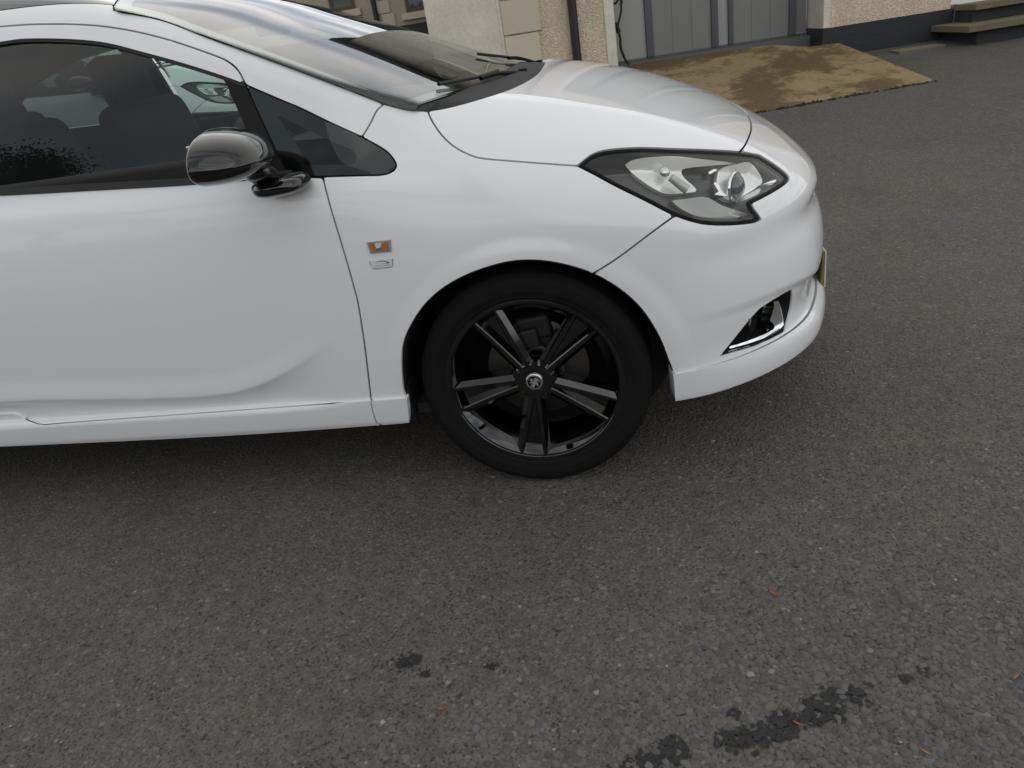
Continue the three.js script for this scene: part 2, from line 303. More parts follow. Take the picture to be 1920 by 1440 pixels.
// ---- a second house further back, stone dressed, with brown windows
{
  const h2 = thing('stone_house', 'beige house behind with brown framed windows and stone dressings', 'house', [HB.x, 0, HB.z], hAng);
  const w0 = 5.0;
  const hp = (px, py) => { const d = rayDir(px, py), P0 = HB.clone().addScaledVector(HN, -w0), t = P0.clone().sub(CP).dot(HN) / d.dot(HN), p = CP.clone().addScaledVector(d, t); return [p.clone().sub(HB).dot(HD), p.y]; };
  const [uA, yA] = hp(822, 20), [uB] = hp(300, 0), [u1, y1] = hp(667, 16), [u0] = hp(618, 10), [u2, y2] = hp(763, 24), [u3] = hp(795, 20), [up1] = hp(702, 10), [q0] = hp(707, 20), [q1] = hp(738, 20), [, yBase] = hp(790, 42);
  mesh('wall', blk(uB, uA, yBase, 2.9, w0, w0 + 0.3), HM.stone, h2);
  mesh('base_course', blk(uB, uA, 0.2, yBase - 0.002, w0 - 0.03, w0 + 0.3), HM.plinth, h2);
  const win = (a, b, y) => { const f = part('window', h2), H = 1.35; mesh('pane', blk(a + 0.05, b - 0.05, y + 0.05, y + H - 0.05, w0 - 0.005, w0 - 0.001), HM.pane, f); mesh('frame', mergeGeometries([blk(a, a + 0.05, y, y + H, w0 - 0.03, w0 - 0.002), blk(b - 0.05, b, y, y + H, w0 - 0.03, w0 - 0.002), blk(a + 0.05, b - 0.05, y, y + 0.05, w0 - 0.03, w0 - 0.002), blk(a + 0.05, b - 0.05, y + H - 0.05, y + H, w0 - 0.03, w0 - 0.002)]), HM.brown, f); mesh('sill', blk(a - 0.08, b + 0.08, y - 0.10, y - 0.003, w0 - 0.09, w0 - 0.002, 0.006), HM.lintel, f); };
  win(u0, u1, y1); win(u2, u3 + 0.35, y2);
  mesh('drainpipe', cyl(0.04, 0.04, [up1, yBase, -w0 + 0.05], [up1, 2.85, -w0 + 0.05], 12), HM.pipe, h2);
  for (let i = 0; i < 9; i++) mesh('dressed_stone', blk(q0 + (i % 2 ? 0.0 : 0.05), q1 - (i % 2 ? 0.05 : 0.0), yBase + 0.02 + i * 0.19, yBase + 0.2 + i * 0.19, w0 - 0.025, w0 - 0.002, 0.008), HM.lintel, h2);
  mesh('roof', (() => { const g = box(uA - uB + 0.4, 0.12, 4.2, (uA + uB) / 2, 3.0, -w0 - 1.6); return g; })(), HM.slate, h2);
}
// ---------------------------------------------------------------- car body: one smooth implicit skin, cut into panels
function spline(pts) {                              // natural cubic through [x, y], straight beyond its ends
  pts = pts.slice().sort((a, b) => a[0] - b[0]); const n = pts.length, x = pts.map(p => p[0]), y = pts.map(p => p[1]), m = new Float64Array(n), c = new Float64Array(n), dd = new Float64Array(n);
  for (let i = 1; i < n - 1; i++) {
    const h0 = x[i] - x[i - 1], h1 = x[i + 1] - x[i], b = 2 * (h0 + h1) - h0 * c[i - 1];
    c[i] = h1 / b; dd[i] = (6 * ((y[i + 1] - y[i]) / h1 - (y[i] - y[i - 1]) / h0) - h0 * dd[i - 1]) / b;
  }
  for (let i = n - 2; i > 0; i--) m[i] = dd[i] - c[i] * m[i + 1];
  const sl = (i, t) => { const h = x[i + 1] - x[i]; return (y[i + 1] - y[i]) / h - h * (2 * m[i] + m[i + 1]) / 6 + m[i] * t + (m[i + 1] - m[i]) * t * t / (2 * h); };
  const s0 = sl(0, 0), s1 = sl(n - 2, x[n - 1] - x[n - 2]);
  return v => {
    if (v <= x[0]) return y[0] + s0 * (v - x[0]);
    if (v >= x[n - 1]) return y[n - 1] + s1 * (v - x[n - 1]);
    let i = 0; while (v > x[i + 1]) i++;
    const h = x[i + 1] - x[i], a = (x[i + 1] - v) / h, b = (v - x[i]) / h;
    return a * y[i] + b * y[i + 1] + ((a * a * a - a) * m[i] + (b * b * b - b) * m[i + 1]) * h * h / 6;
  };
}
const smax = (a, b, k) => { const h = Math.max(k - Math.abs(a - b), 0) / k; return Math.max(a, b) + h * h * k * 0.25; };

const profS = spline([[0.12, 0.80], [0.22, 0.838], [0.31, 0.852], [0.45, 0.861], [0.60, 0.864], [0.72, 0.860], [0.80, 0.850], [0.86, 0.835], [0.90, 0.818], [0.95, 0.797], [1.05, 0.752], [1.2, 0.679], [1.35, 0.598], [1.5, 0.51]]);
const planF = spline([[-0.1, 0], [0.1, 0.0], [0.22, 0.008], [0.35, 0.027], [0.46, 0.060], [0.555, 0.104], [0.65, 0.16], [0.75, 0.23], [0.9, 0.36]]);
const planR = spline([[-3.3, 0.16], [-3.0, 0.075], [-2.6, 0.018], [-2.3, 0.0], [-2.0, 0]]);
const swooshY = spline([[-1.7, 0.380], [-1.5, 0.377], [-1.2, 0.362], [-0.919, 0.351], [-0.80, 0.359], [-0.709, 0.383], [-0.6, 0.428], [-0.491, 0.485], [-0.40, 0.54]]);
const bonnetC = spline([[-0.3, 1.055], [-0.05, 1.025], [0.07, 1.0], [0.2, 0.966], [0.311, 0.932], [0.447, 0.877], [0.583, 0.808], [0.65, 0.768], [0.706, 0.732], [0.77, 0.680], [0.85, 0.60]]);
const glassC = spline([[0.3, 0.85], [0, 0.975], [-0.26, 1.082], [-0.543, 1.200], [-0.712, 1.266], [-0.823, 1.309], [-0.953, 1.352], [-1.2, 1.413], [-1.5, 1.452], [-1.9, 1.465], [-2.3, 1.448], [-2.7, 1.39], [-2.95, 1.32], [-3.2, 1.18]]);
const noseC = spline([[0.10, 0.74], [0.2, 0.80], [0.26, 0.828], [0.30, 0.824], [0.34, 0.812], [0.375, 0.813], [0.41, 0.823], [0.45, 0.828], [0.50, 0.824], [0.541, 0.814], [0.58, 0.800], [0.605, 0.799], [0.635, 0.807], [0.66, 0.807], [0.693, 0.798], [0.74, 0.775], [0.80, 0.74], [0.9, 0.62]]);
const tailC = spline([[0.1, -3.02], [0.35, -3.15], [0.6, -3.19], [0.85, -3.16], [1.0, -3.10], [1.2, -2.98], [1.4, -2.74], [1.5, -2.6]]);
const ARX = 0.012, ARY = 0.305, WB = 2.51;
function sideS(x, y) {
  let s = profS(y);
  if (x > -0.1) s -= planF(x);
  if (x < -2.0) s -= Math.max(0, planR(x));
  if (x > -0.5 && y > 0.62) s -= 0.55 * (y - 0.62) ** 2 * sst(-0.46, -0.05, x) * (1 - sst(0.95, 1.2, y));
  // shoulder crease along the waist
  const yc = 0.862 - 0.03 * (x + 0.9);
  s -= 0.16 * (softp(y - yc, 0.005) - softp(y - yc - 0.05, 0.012)) * sst(0.25, -0.3, x);
  // scooped lower door
  if (x < -0.4 && x > -1.9) {
    const f = sst(-0.46, -0.76, x), d = swooshY(x) - y;
    s -= f * (0.030 * (1 - Math.exp(-0.62 * softp(d, 0.0012) / 0.030)) * sst(0.294, 0.309, y) - 0.006 * sst(-0.07, 0.0, d));
  }
  // flared arches
  const ra = Math.hypot(x - ARX, y - ARY), rb = Math.hypot(x - ARX + WB, y - ARY);
  s += 0.0055 * (1 - sst(0.350, 0.400, Math.min(ra, rb))) * sst(0.24, 0.46, y);
  // shoulder crease across the bumper corner
  if (x > 0.26) s -= 0.17 * softp(y - (0.682 - 0.34 * (x - 0.35)), 0.006) * sst(0.28, 0.44, x) * (1 - sst(0.70, 0.80, y));
  return s;
}
function topT(x, z) {
  const z2 = z * z;
  const tb = bonnetC(x) - 0.075 * z2 - 0.20 * softp(z - (0.635 - 0.06 * x), 0.006) - 0.05 * softp(z - 0.2, 0.05) * 0.2;
  const tw = glassC(x) - 0.100 * z2;
  return smax(tb, tw, 0.02);
}
function body(x, y, z) {
  z = Math.abs(z);
  let side = z - sideS(x, y);
  const z2 = z * z;
  if (x > 0.2) {
    let n = noseC(y) - 0.33 * z2 - 0.22 * z2 * z2 * z2;
    const yl = 0.355 + 0.105 * sst(0.1, 0.72, z);         // bumper overhang above the lower intake
    n -= 0.016 * sst(0.0, 0.03, yl - y) * (1 - sst(0.045, 0.0, y - 0.285));
    side = smax(side, x - n, 0.15);
  } else if (x < -2.4) side = smax(side, tailC(y) + 0.24 * z2 - x, 0.14);
  const q = sst(-0.3, 0.12, x), k = x > -0.3 ? lerp(0.045, 0.17, sst(0.35, 0.72, z)) * q + 0.05 * (1 - q) : lerp(0.05, 0.10, sst(-0.9, -1.4, x));
  return smax(side, y - topT(x, z), k);
}
function grad(F, x, y, z, e = 0.0015) {
  return [(F(x + e, y, z) - F(x - e, y, z)) / (2 * e), (F(x, y + e, z) - F(x, y - e, z)) / (2 * e), (F(x, y, z + e) - F(x, y, z - e)) / (2 * e)];
}
function surfaceNets(F, lo, hi, h, B = 8) {
  const n = [0, 1, 2].map(i => Math.ceil((hi[i] - lo[i]) / h / B) * B + 1), [nx, ny, nz] = n, v = new Float32Array(nx * ny * nz);
  const at = (i, j, k) => (i * ny + j) * nz + k, far = h * B * 0.87 * 1.6;
  const done = new Uint8Array(nx * ny * nz);
  for (let a = 0; a < nx - 1; a += B) for (let b = 0; b < ny - 1; b += B) for (let c = 0; c < nz - 1; c += B) {
    const f = F(lo[0] + (a + B / 2) * h, lo[1] + (b + B / 2) * h, lo[2] + (c + B / 2) * h), skip = Math.abs(f) > far;
    for (let i = a; i <= a + B; i++) for (let j = b; j <= b + B; j++) for (let k = c; k <= c + B; k++) {
      const q = at(i, j, k);
      if (skip) { if (!done[q]) v[q] = f; } else if (!done[q]) { v[q] = F(lo[0] + i * h, lo[1] + j * h, lo[2] + k * h); done[q] = 1; }
    }
  }
  const id = new Int32Array(nx * ny * nz).fill(-1), P = [], idx = [];
  const E = [[0, 1], [2, 3], [4, 5], [6, 7], [0, 2], [1, 3], [4, 6], [5, 7], [0, 4], [1, 5], [2, 6], [3, 7]];
  const w = new Float64Array(8);
  for (let i = 0; i < nx - 1; i++) for (let j = 0; j < ny - 1; j++) for (let k = 0; k < nz - 1; k++) {
    let m = 0;
    for (let c = 0; c < 8; c++) { w[c] = v[at(i + (c >> 2), j + (c >> 1 & 1), k + (c & 1))]; if (w[c] < 0) m |= 1 << c; }
    if (m === 0 || m === 255) continue;
    let sx = 0, sy = 0, sz = 0, q = 0;
    for (const [a, b] of E) if ((w[a] < 0) !== (w[b] < 0)) {
      const t = w[a] / (w[a] - w[b]);
      sx += lerp(a >> 2, b >> 2, t); sy += lerp(a >> 1 & 1, b >> 1 & 1, t); sz += lerp(a & 1, b & 1, t); q++;
    }
    id[at(i, j, k)] = P.length / 3; P.push(lo[0] + (i + sx / q) * h, lo[1] + (j + sy / q) * h, lo[2] + (k + sz / q) * h);
  }
  const quad = (a, b, c, d, flip) => { if (a < 0 || b < 0 || c < 0 || d < 0) return; if (flip) idx.push(a, c, b, a, d, c); else idx.push(a, b, c, a, c, d); };
  for (let i = 1; i < nx - 1; i++) for (let j = 1; j < ny - 1; j++) for (let k = 1; k < nz - 1; k++) {
    const s = v[at(i, j, k)] < 0;
    if (s !== v[at(i + 1, j, k)] < 0) quad(id[at(i, j - 1, k - 1)], id[at(i, j, k - 1)], id[at(i, j, k)], id[at(i, j - 1, k)], !s);
    if (s !== v[at(i, j + 1, k)] < 0) quad(id[at(i - 1, j, k - 1)], id[at(i, j, k - 1)], id[at(i, j, k)], id[at(i - 1, j, k)], s);
    if (s !== v[at(i, j, k + 1)] < 0) quad(id[at(i - 1, j - 1, k)], id[at(i, j - 1, k)], id[at(i, j, k)], id[at(i - 1, j, k)], !s);
  }
  const pos = new Float32Array(P), nor = new Float32Array(P.length);
  for (let q = 0; q < pos.length; q += 3) {
    let x = pos[q], y = pos[q + 1], z = pos[q + 2], g;
    for (let t = 0; t < 3; t++) {
      g = grad(F, x, y, z); const f = F(x, y, z), l2 = Math.max(0.3, g[0] * g[0] + g[1] * g[1] + g[2] * g[2]), s = clamp(f / l2, -0.6 * h, 0.6 * h);
      x -= s * g[0]; y -= s * g[1]; z -= s * g[2];
    }
    g = grad(F, x, y, z, 0.0025); const l = Math.hypot(...g) || 1;
    pos[q] = x; pos[q + 1] = y; pos[q + 2] = z; nor[q] = g[0] / l; nor[q + 1] = g[1] / l; nor[q + 2] = g[2] / l;
  }
  return { pos, nor, idx };
}
// signed distance to a closed outline, positive inside
function outline(poly) {
  const n = poly.length; let x0 = 1e9, x1 = -1e9, y0 = 1e9, y1 = -1e9;
  for (const [x, y] of poly) { x0 = Math.min(x0, x); x1 = Math.max(x1, x); y0 = Math.min(y0, y); y1 = Math.max(y1, y); }
  return (x, y) => {
    if (x < x0 - 30 || x > x1 + 30 || y < y0 - 30 || y > y1 + 30) return -30;
    let d = 1e12, inside = false;
    for (let i = 0, j = n - 1; i < n; j = i++) {
      const ax = poly[j][0], ay = poly[j][1], bx = poly[i][0], by = poly[i][1], ex = bx - ax, ey = by - ay, wx = x - ax, wy = y - ay;
      const t = clamp((wx * ex + wy * ey) / (ex * ex + ey * ey + 1e-12), 0, 1), qx = wx - ex * t, qy = wy - ey * t;
      d = Math.min(d, qx * qx + qy * qy);
      if ((ay > y) !== (by > y) && x < ax + (y - ay) / (by - ay) * ex) inside = !inside;
    }
    return (inside ? 1 : -1) * Math.sqrt(d);
  };
}
// keep the part of a mesh where s > 0
function clip(m, s) {
  const P = [], N = [], I = [], vid = new Map(), p = m.pos, nn = m.nor;
  const vert = i => { let k = vid.get(i); if (k === undefined) { k = P.length / 3; vid.set(i, k); P.push(p[3 * i], p[3 * i + 1], p[3 * i + 2]); N.push(nn[3 * i], nn[3 * i + 1], nn[3 * i + 2]); } return k; };
  const M = p.length / 3, eid = new Map();
  const cut = (a, b) => {
    if (a > b) [a, b] = [b, a];
    const key = a * M + b; let k = eid.get(key);
    if (k === undefined) {
      const t = clamp(s[a] / (s[a] - s[b]), 0.001, 0.999); k = P.length / 3; eid.set(key, k);
      for (let c = 0; c < 3; c++) { P.push(lerp(p[3 * a + c], p[3 * b + c], t)); }
      let x = lerp(nn[3 * a], nn[3 * b], t), y = lerp(nn[3 * a + 1], nn[3 * b + 1], t), z = lerp(nn[3 * a + 2], nn[3 * b + 2], t); const l = Math.hypot(x, y, z) || 1; N.push(x / l, y / l, z / l);
    }
    return k;
  };
  const id = m.idx;
  for (let q = 0; q < id.length; q += 3) {
    const t = [id[q], id[q + 1], id[q + 2]], c = (s[t[0]] > 0) + (s[t[1]] > 0) + (s[t[2]] > 0);
    if (c === 0) continue;
    if (c === 3) { I.push(vert(t[0]), vert(t[1]), vert(t[2])); continue; }
    for (let r = 0; r < 3; r++) {
      const [a, b, d] = [t[r], t[(r + 1) % 3], t[(r + 2) % 3]];
      if (c === 1 && s[a] > 0) { I.push(vert(a), cut(a, b), cut(a, d)); break; }
      if (c === 2 && s[a] <= 0) { const u = cut(a, b), w = cut(a, d); I.push(u, vert(b), vert(d), u, vert(d), w); break; }
    }
  }
  return { pos: new Float32Array(P), nor: new Float32Array(N), idx: I };
}
// a mesh pushed along its normals, by a number or by f(x, y, z)
function pushed(m, off) {
  if (!off) return m;
  const p = m.pos.slice(), n = m.nor, f = typeof off === 'function' ? off : () => off;
  for (let q = 0; q < p.length; q += 3) { const o = f(m.pos[q], m.pos[q + 1], m.pos[q + 2]); p[q] += n[q] * o; p[q + 1] += n[q + 1] * o; p[q + 2] = Math.abs(m.pos[q + 2]) < 1e-6 ? m.pos[q + 2] : p[q + 2] + n[q + 2] * o; }
  return { pos: p, nor: n, idx: m.idx };
}
// edges folded inwards so that a panel has thickness
function toGeometry(m, { fold = 0.010, mirror = 0, seam = true, renorm = false } = {}) {
  if (renorm) {
    const t = new THREE.BufferGeometry(); t.setAttribute('position', new THREE.BufferAttribute(m.pos, 3)); t.setIndex(Array.from(m.idx)); t.computeVertexNormals();
    m = { pos: m.pos, nor: t.attributes.normal.array, idx: m.idx };
  }
  const P = Array.from(m.pos), N = Array.from(m.nor), I = Array.from(m.idx);
  if (fold) {
    const e = new Map(), M = m.pos.length / 3;
    for (let q = 0; q < m.idx.length; q += 3) for (let r = 0; r < 3; r++) {
      const a = m.idx[q + r], b = m.idx[q + (r + 1) % 3], k = Math.min(a, b) * M + Math.max(a, b);
      if (e.has(k)) e.set(k, null); else e.set(k, [a, b]);
    }
    for (const ab of e.values()) {
      if (!ab) continue;
      const [a, b] = ab, A = m.pos.subarray(3 * a, 3 * a + 3), B = m.pos.subarray(3 * b, 3 * b + 3), na = m.nor.subarray(3 * a, 3 * a + 3), nb = m.nor.subarray(3 * b, 3 * b + 3);
      if (seam && Math.abs(A[2]) < 0.0004 && Math.abs(B[2]) < 0.0004) continue;
      const ex = B[0] - A[0], ey = B[1] - A[1], ez = B[2] - A[2];
      let ox = ey * na[2] - ez * na[1], oy = ez * na[0] - ex * na[2], oz = ex * na[1] - ey * na[0]; const l = Math.hypot(ox, oy, oz);
      if (l < 1e-9) continue; ox /= l; oy /= l; oz /= l;
      const s = P.length / 3;
      P.push(...A, ...B, B[0] - nb[0] * fold, B[1] - nb[1] * fold, B[2] - nb[2] * fold, A[0] - na[0] * fold, A[1] - na[1] * fold, A[2] - na[2] * fold);
      for (let c = 0; c < 4; c++) N.push(ox, oy, oz);
      I.push(s, s + 3, s + 2, s, s + 2, s + 1);
    }
  }
  const n = P.length / 3;
  if (mirror === 1 || mirror === 2) {                      // 1: mirrored copy only, 2: both halves
    const base = mirror === 2 ? n : 0, I2 = [];
    for (let q = 0; q < I.length; q += 3) I2.push(I[q] + base, I[q + 2] + base, I[q + 1] + base);
    const P2 = [], N2 = [];
    for (let q = 0; q < 3 * n; q += 3) { P2.push(P[q], P[q + 1], -P[q + 2]); N2.push(N[q], N[q + 1], -N[q + 2]); }
    if (mirror === 2) { for (let q = 0; q < P2.length; q++) { P.push(P2[q]); N.push(N2[q]); } for (const q of I2) I.push(q); }
    else { P.length = N.length = I.length = 0; for (let q = 0; q < P2.length; q++) { P.push(P2[q]); N.push(N2[q]); } for (const q of I2) I.push(q); }
  }
  const g = new THREE.BufferGeometry(), uv = new Float32Array(P.length / 3 * 2);
  for (let q = 0; q < P.length / 3; q++) { uv[2 * q] = P[3 * q] + P[3 * q + 2] * 0.3; uv[2 * q + 1] = P[3 * q + 1] - P[3 * q + 2] * 0.2; }
  g.setAttribute('position', new THREE.Float32BufferAttribute(P, 3)); g.setAttribute('normal', new THREE.Float32BufferAttribute(N, 3)); g.setAttribute('uv', new THREE.Float32BufferAttribute(uv, 2)); g.setIndex(I);
  return g;
}
const skin = surfaceNets(body, [-3.33, 0.14, -0.013], [0.93, 1.52, 0.93], 0.0072);
const screenF = (x, y, z) => { z = Math.abs(z); return smax(z - sideS(x, y) - 0.004, y - (glassC(x) - 0.1 * z * z), 0.012); };
const screenSkin = surfaceNets(screenF, [-1.25, 0.86, -0.013], [0.2, 1.46, 0.86], 0.012);
const lampSkin = surfaceNets(body, [0.1, 0.6, 0.5], [0.74, 0.93, 0.9], 0.0045);
const fogSkin = surfaceNets(body, [0.40, 0.26, 0.45], [0.78, 0.5, 0.87], 0.004);
const winSkin = surfaceNets(body, [-1.84, 0.84, 0.5], [-0.18, 1.38, 0.88], 0.0052);
function hit(px, py, F = body) {                         // where a pixel's ray meets the skin
  const d = rayDir(px, py); let t = 0.8;
  for (let i = 0; i < 4000; i++) { const f = F(CP.x + d.x * t, CP.y + d.y * t, CP.z + d.z * t); if (f < 0.0003) break; t += clamp(f * 0.5, 0.0004, 0.04); if (t > 8) return null; }
  const p = CP.clone().addScaledVector(d, t), g = grad(F, p.x, p.y, p.z, 0.003);
  return { p, n: V(...g).normalize() };
}
const sp = (x, y) => toPx(x, y, sideS(x, y));
const crv = (pts, n = 5) => {                            // smooth curve through pixel points
  if (pts.length < 3) return pts;
  const o = [];
  for (let i = 0; i < pts.length - 1; i++) {
    const a = pts[Math.max(0, i - 1)], b = pts[i], c = pts[i + 1], d = pts[Math.min(pts.length - 1, i + 2)];
    for (let k = 0; k < n; k++) {
      const t = k / n, t2 = t * t, t3 = t2 * t;
      o.push([0, 1].map(q => 0.5 * (2 * b[q] + (c[q] - a[q]) * t + (2 * a[q] - 5 * b[q] + 4 * c[q] - d[q]) * t2 + (3 * b[q] - a[q] - 3 * c[q] + d[q]) * t3)));
    }
  }
  o.push(pts[pts.length - 1]); return o;
};
const rev = a => a.slice().reverse();
// --- lines read off the photograph
const DX = -1.72;                                        // rear end of the door
const L = {
  shut: crv([[605, 333], [612, 360], [620, 390], [632, 430], [650, 490], [664, 540], [671, 568], [683, 643], [696, 752]]),
  arch: crv([[765, 760], [762, 745], [757, 725], [754, 678], [757, 643], [772, 608], [798, 570], [836, 537], [886, 511], [944, 493], [988, 488], [1032, 491], [1084, 503], [1128, 521], [1172, 550], [1207, 585], [1236, 632], [1253, 675], [1262, 702], [1267, 760]]),
  bumpSeam: crv([[1110, 514], [1158, 484], [1234, 427], [1266, 404]]),
  lampLow: crv([[1083, 311], [1118, 329], [1153, 348], [1212, 377], [1261, 402], [1302, 416], [1334, 421], [1375, 421], [1412, 417], [1427, 411]]),
  lampNotch: [[1427, 411], [1420, 401], [1413, 392], [1408, 381]],
  lampNose: crv([[1408, 381], [1443, 363], [1467, 348], [1477, 339], [1479, 333], [1472, 324], [1451, 308], [1424, 291]]),
  lampTop: crv([[1424, 291], [1387, 285], [1325, 281], [1262, 279], [1200, 277], [1140, 281], [1112, 289], [1096, 300], [1083, 311]]),
  bonnetEdge: crv([[802, 208], [812, 230], [830, 255], [852, 275], [880, 290], [905, 297], [960, 302], [1040, 308], [1083, 311]]),
  bonnetNose: crv([[1387, 284], [1395, 275], [1402, 262], [1408, 245], [1408, 231], [1403, 217], [1396, 206]]),
  bonnetBack: crv([[1026, 103], [1022, 115], [1005, 140], [960, 165], [897, 186], [842, 201], [802, 208]]),
  cowlCorner: crv([[802, 208], [765, 206], [720, 195]]),
  pillarSeam: crv([[720, 195], [706, 208], [695, 230], [679, 257]]),
  quarterTop: crv([[463, 160], [533, 190], [560, 201], [620, 230], [679, 257]]),
  quarterNose: crv([[679, 257], [720, 280], [737, 297], [743, 311], [735, 322], [715, 328], [680, 329], [610, 331]]),
  screenEdge: crv([[213, 19], [300, 37], [377, 65], [500, 110], [640, 163], [720, 195]]),
  seam: crv([sp(DX, 1.315), sp(-1.5, 1.328), [0, 50], [100, 45], [200, 50], [300, 70], [400, 103], [430, 117], [447, 133], [460, 157]]),
  divider: crv([[460, 157], [493, 230], [520, 287], [542, 331]]),
  glassTop: crv([sp(DX + 0.04, 1.275), sp(-1.5, 1.29), [0, 78], [50, 72], [133, 73], [200, 80], [267, 97], [333, 115], [407, 138], [460, 157]]),
  belt: crv([[542, 331], [353, 347], [200, 356], [0, 367], sp(-1.55, 0.952), sp(DX + 0.04, 0.965)]),
  skirtTop: crv([[763, 747], [692, 752], [417, 772], [125, 793], [83, 797], [54, 789], [29, 777], [0, 777], sp(-1.8, 0.345)]),
  skirtLow: crv([sp(-1.8, 0.228), [0, 838], [417, 818], [694, 799], [768, 793]]),
};
const lampPoly = [...L.lampLow, ...L.lampNotch, ...L.lampNose, ...L.lampTop];
const zE = (p, k, ox, oy) => p.map(([x, y]) => [ox + x / k, oy + y / k]);
const fogPoly = zE([[1305, 545], [1310, 610], [1290, 750], [1260, 860], [1230, 970], [1100, 1040], [900, 1125], [580, 1220], [700, 1075], [880, 850], [980, 740], [1110, 655], [1210, 595]], 5.3333, 1240, 440);
const winPoly = [...L.glassTop, ...L.divider, ...L.belt];
const quarterPoly = [...L.quarterTop, ...L.quarterNose, ...rev(L.divider)];
const screenPoly = [...L.screenEdge, ...rev(L.cowlCorner), ...rev(L.bonnetBack), [1060, -60], [900, -300], [300, -500], [-300, -400], [-150, -60], [213, 19]];
const fenderPoly = [...L.shut, [730, 749], ...L.arch.filter(p => p[0] < 1108), ...L.bumpSeam, ...rev(L.lampLow.filter(p => p[0] < 1262)), ...rev(L.bonnetEdge), ...L.cowlCorner, ...L.pillarSeam, ...L.quarterNose];
const bumperPoly = [...rev(L.bumpSeam), ...L.arch.filter(p => p[0] > 1112), [1267, 820], [1700, 900], [1700, 100], [1380, 190], ...rev(L.bonnetNose), ...rev(L.lampNose), ...rev(L.lampNotch), ...rev(L.lampLow.filter(p => p[0] > 1264))];
const bonnetPoly = [...L.bonnetEdge, ...rev(L.lampTop.filter(p => p[0] < 1390)), ...L.bonnetNose, [1380, 150], [1300, 20], [1060, 40], ...L.bonnetBack];
const doorPoly = [...L.seam, ...L.divider, ...L.shut, ...L.skirtTop.filter(p => p[0] < 690)];
const framePoly = [...rev(L.seam), [-900, -200], [-900, -500], [213, -500], ...L.screenEdge, ...L.pillarSeam, ...rev(L.quarterTop)];
const skirtPoly = [...L.skirtTop, sp(-2.12, 0.345), sp(-2.12, 0.228), ...L.skirtLow];
const header = z => -0.953 - 0.15 * (1 - (z / 0.61) ** 2);
const roofZ = x => 0.572 + 0.02 * sst(-1.6, -2.6, x) * -1;
const rearWin = outline([[-1.80, 0.985], [-1.80, 1.285], [-2.0, 1.27], [-2.3, 1.20], [-2.52, 1.09], [-2.56, 1.03], [-2.4, 1.0]].map(([x, y]) => [x * 700, y * 700]));
function near(m, sds, margin = 70) {                     // the part of a mesh round some outlines, to save time
  const s = new Float32Array(m.pos.length / 3), o = sds.map(d => d.box);
  for (let i = 0; i < s.length; i++) {
    const [x, y] = toPx(m.pos[3 * i], m.pos[3 * i + 1], m.pos[3 * i + 2]);
    s[i] = o.some(b => x > b[0] - margin && x < b[2] + margin && y > b[1] - margin && y < b[3] + margin) ? 1 : -1;
  }
  const keep = []; const id = m.idx;
  for (let q = 0; q < id.length; q += 3) if (s[id[q]] > 0 || s[id[q + 1]] > 0 || s[id[q + 2]] > 0) keep.push(id[q], id[q + 1], id[q + 2]);
  return { pos: m.pos, nor: m.nor, idx: keep };
}
const compact = m => { const s = new Float32Array(m.pos.length / 3).fill(1); return clip(m, s); };
function ol(poly) { const f = outline(poly); f.box = poly.reduce((b, p) => [Math.min(b[0], p[0]), Math.min(b[1], p[1]), Math.max(b[2], p[0]), Math.max(b[3], p[1])], [1e9, 1e9, -1e9, -1e9]); return f; }
// cut a panel: inside all of `ins`, outside all of `outs` (pixel outlines), where extra(x, y, z) > 0 (metres)
function panel(m, { ins = [], outs = [], gap = 1.7, gapOut, extra, off = 0, half = true }) {
  let b = ins.length ? compact(near(m, ins)) : m;
  b = pushed(b, off);
  const n = b.pos.length / 3, s = new Float32Array(n); gapOut = gapOut ?? gap;
  for (let i = 0; i < n; i++) {
    const x = b.pos[3 * i], y = b.pos[3 * i + 1], z = b.pos[3 * i + 2], [u, v] = toPx(x, y, z);
    let d = half ? z * 700 : 30;
    if (extra) d = Math.min(d, extra(x, y, z) * 700);
    for (const f of ins) d = Math.min(d, f(u, v) - gap);
    if (d > -25) for (const f of outs) d = Math.min(d, -f(u, v) - gapOut);
    s[i] = d === 0 ? -1e-5 : d;
  }
  return clip(b, s);
}
const O = { lamp: ol(lampPoly), fog: ol(fogPoly), win: ol(winPoly), quarter: ol(quarterPoly), screen: ol(screenPoly), fender: ol(fenderPoly), bumper: ol(bumperPoly), bonnet: ol(bonnetPoly), door: ol(doorPoly), frame: ol(framePoly), skirt: ol(skirtPoly), arch: ol([...L.arch, [1267, 1000], [765, 1000]]) };

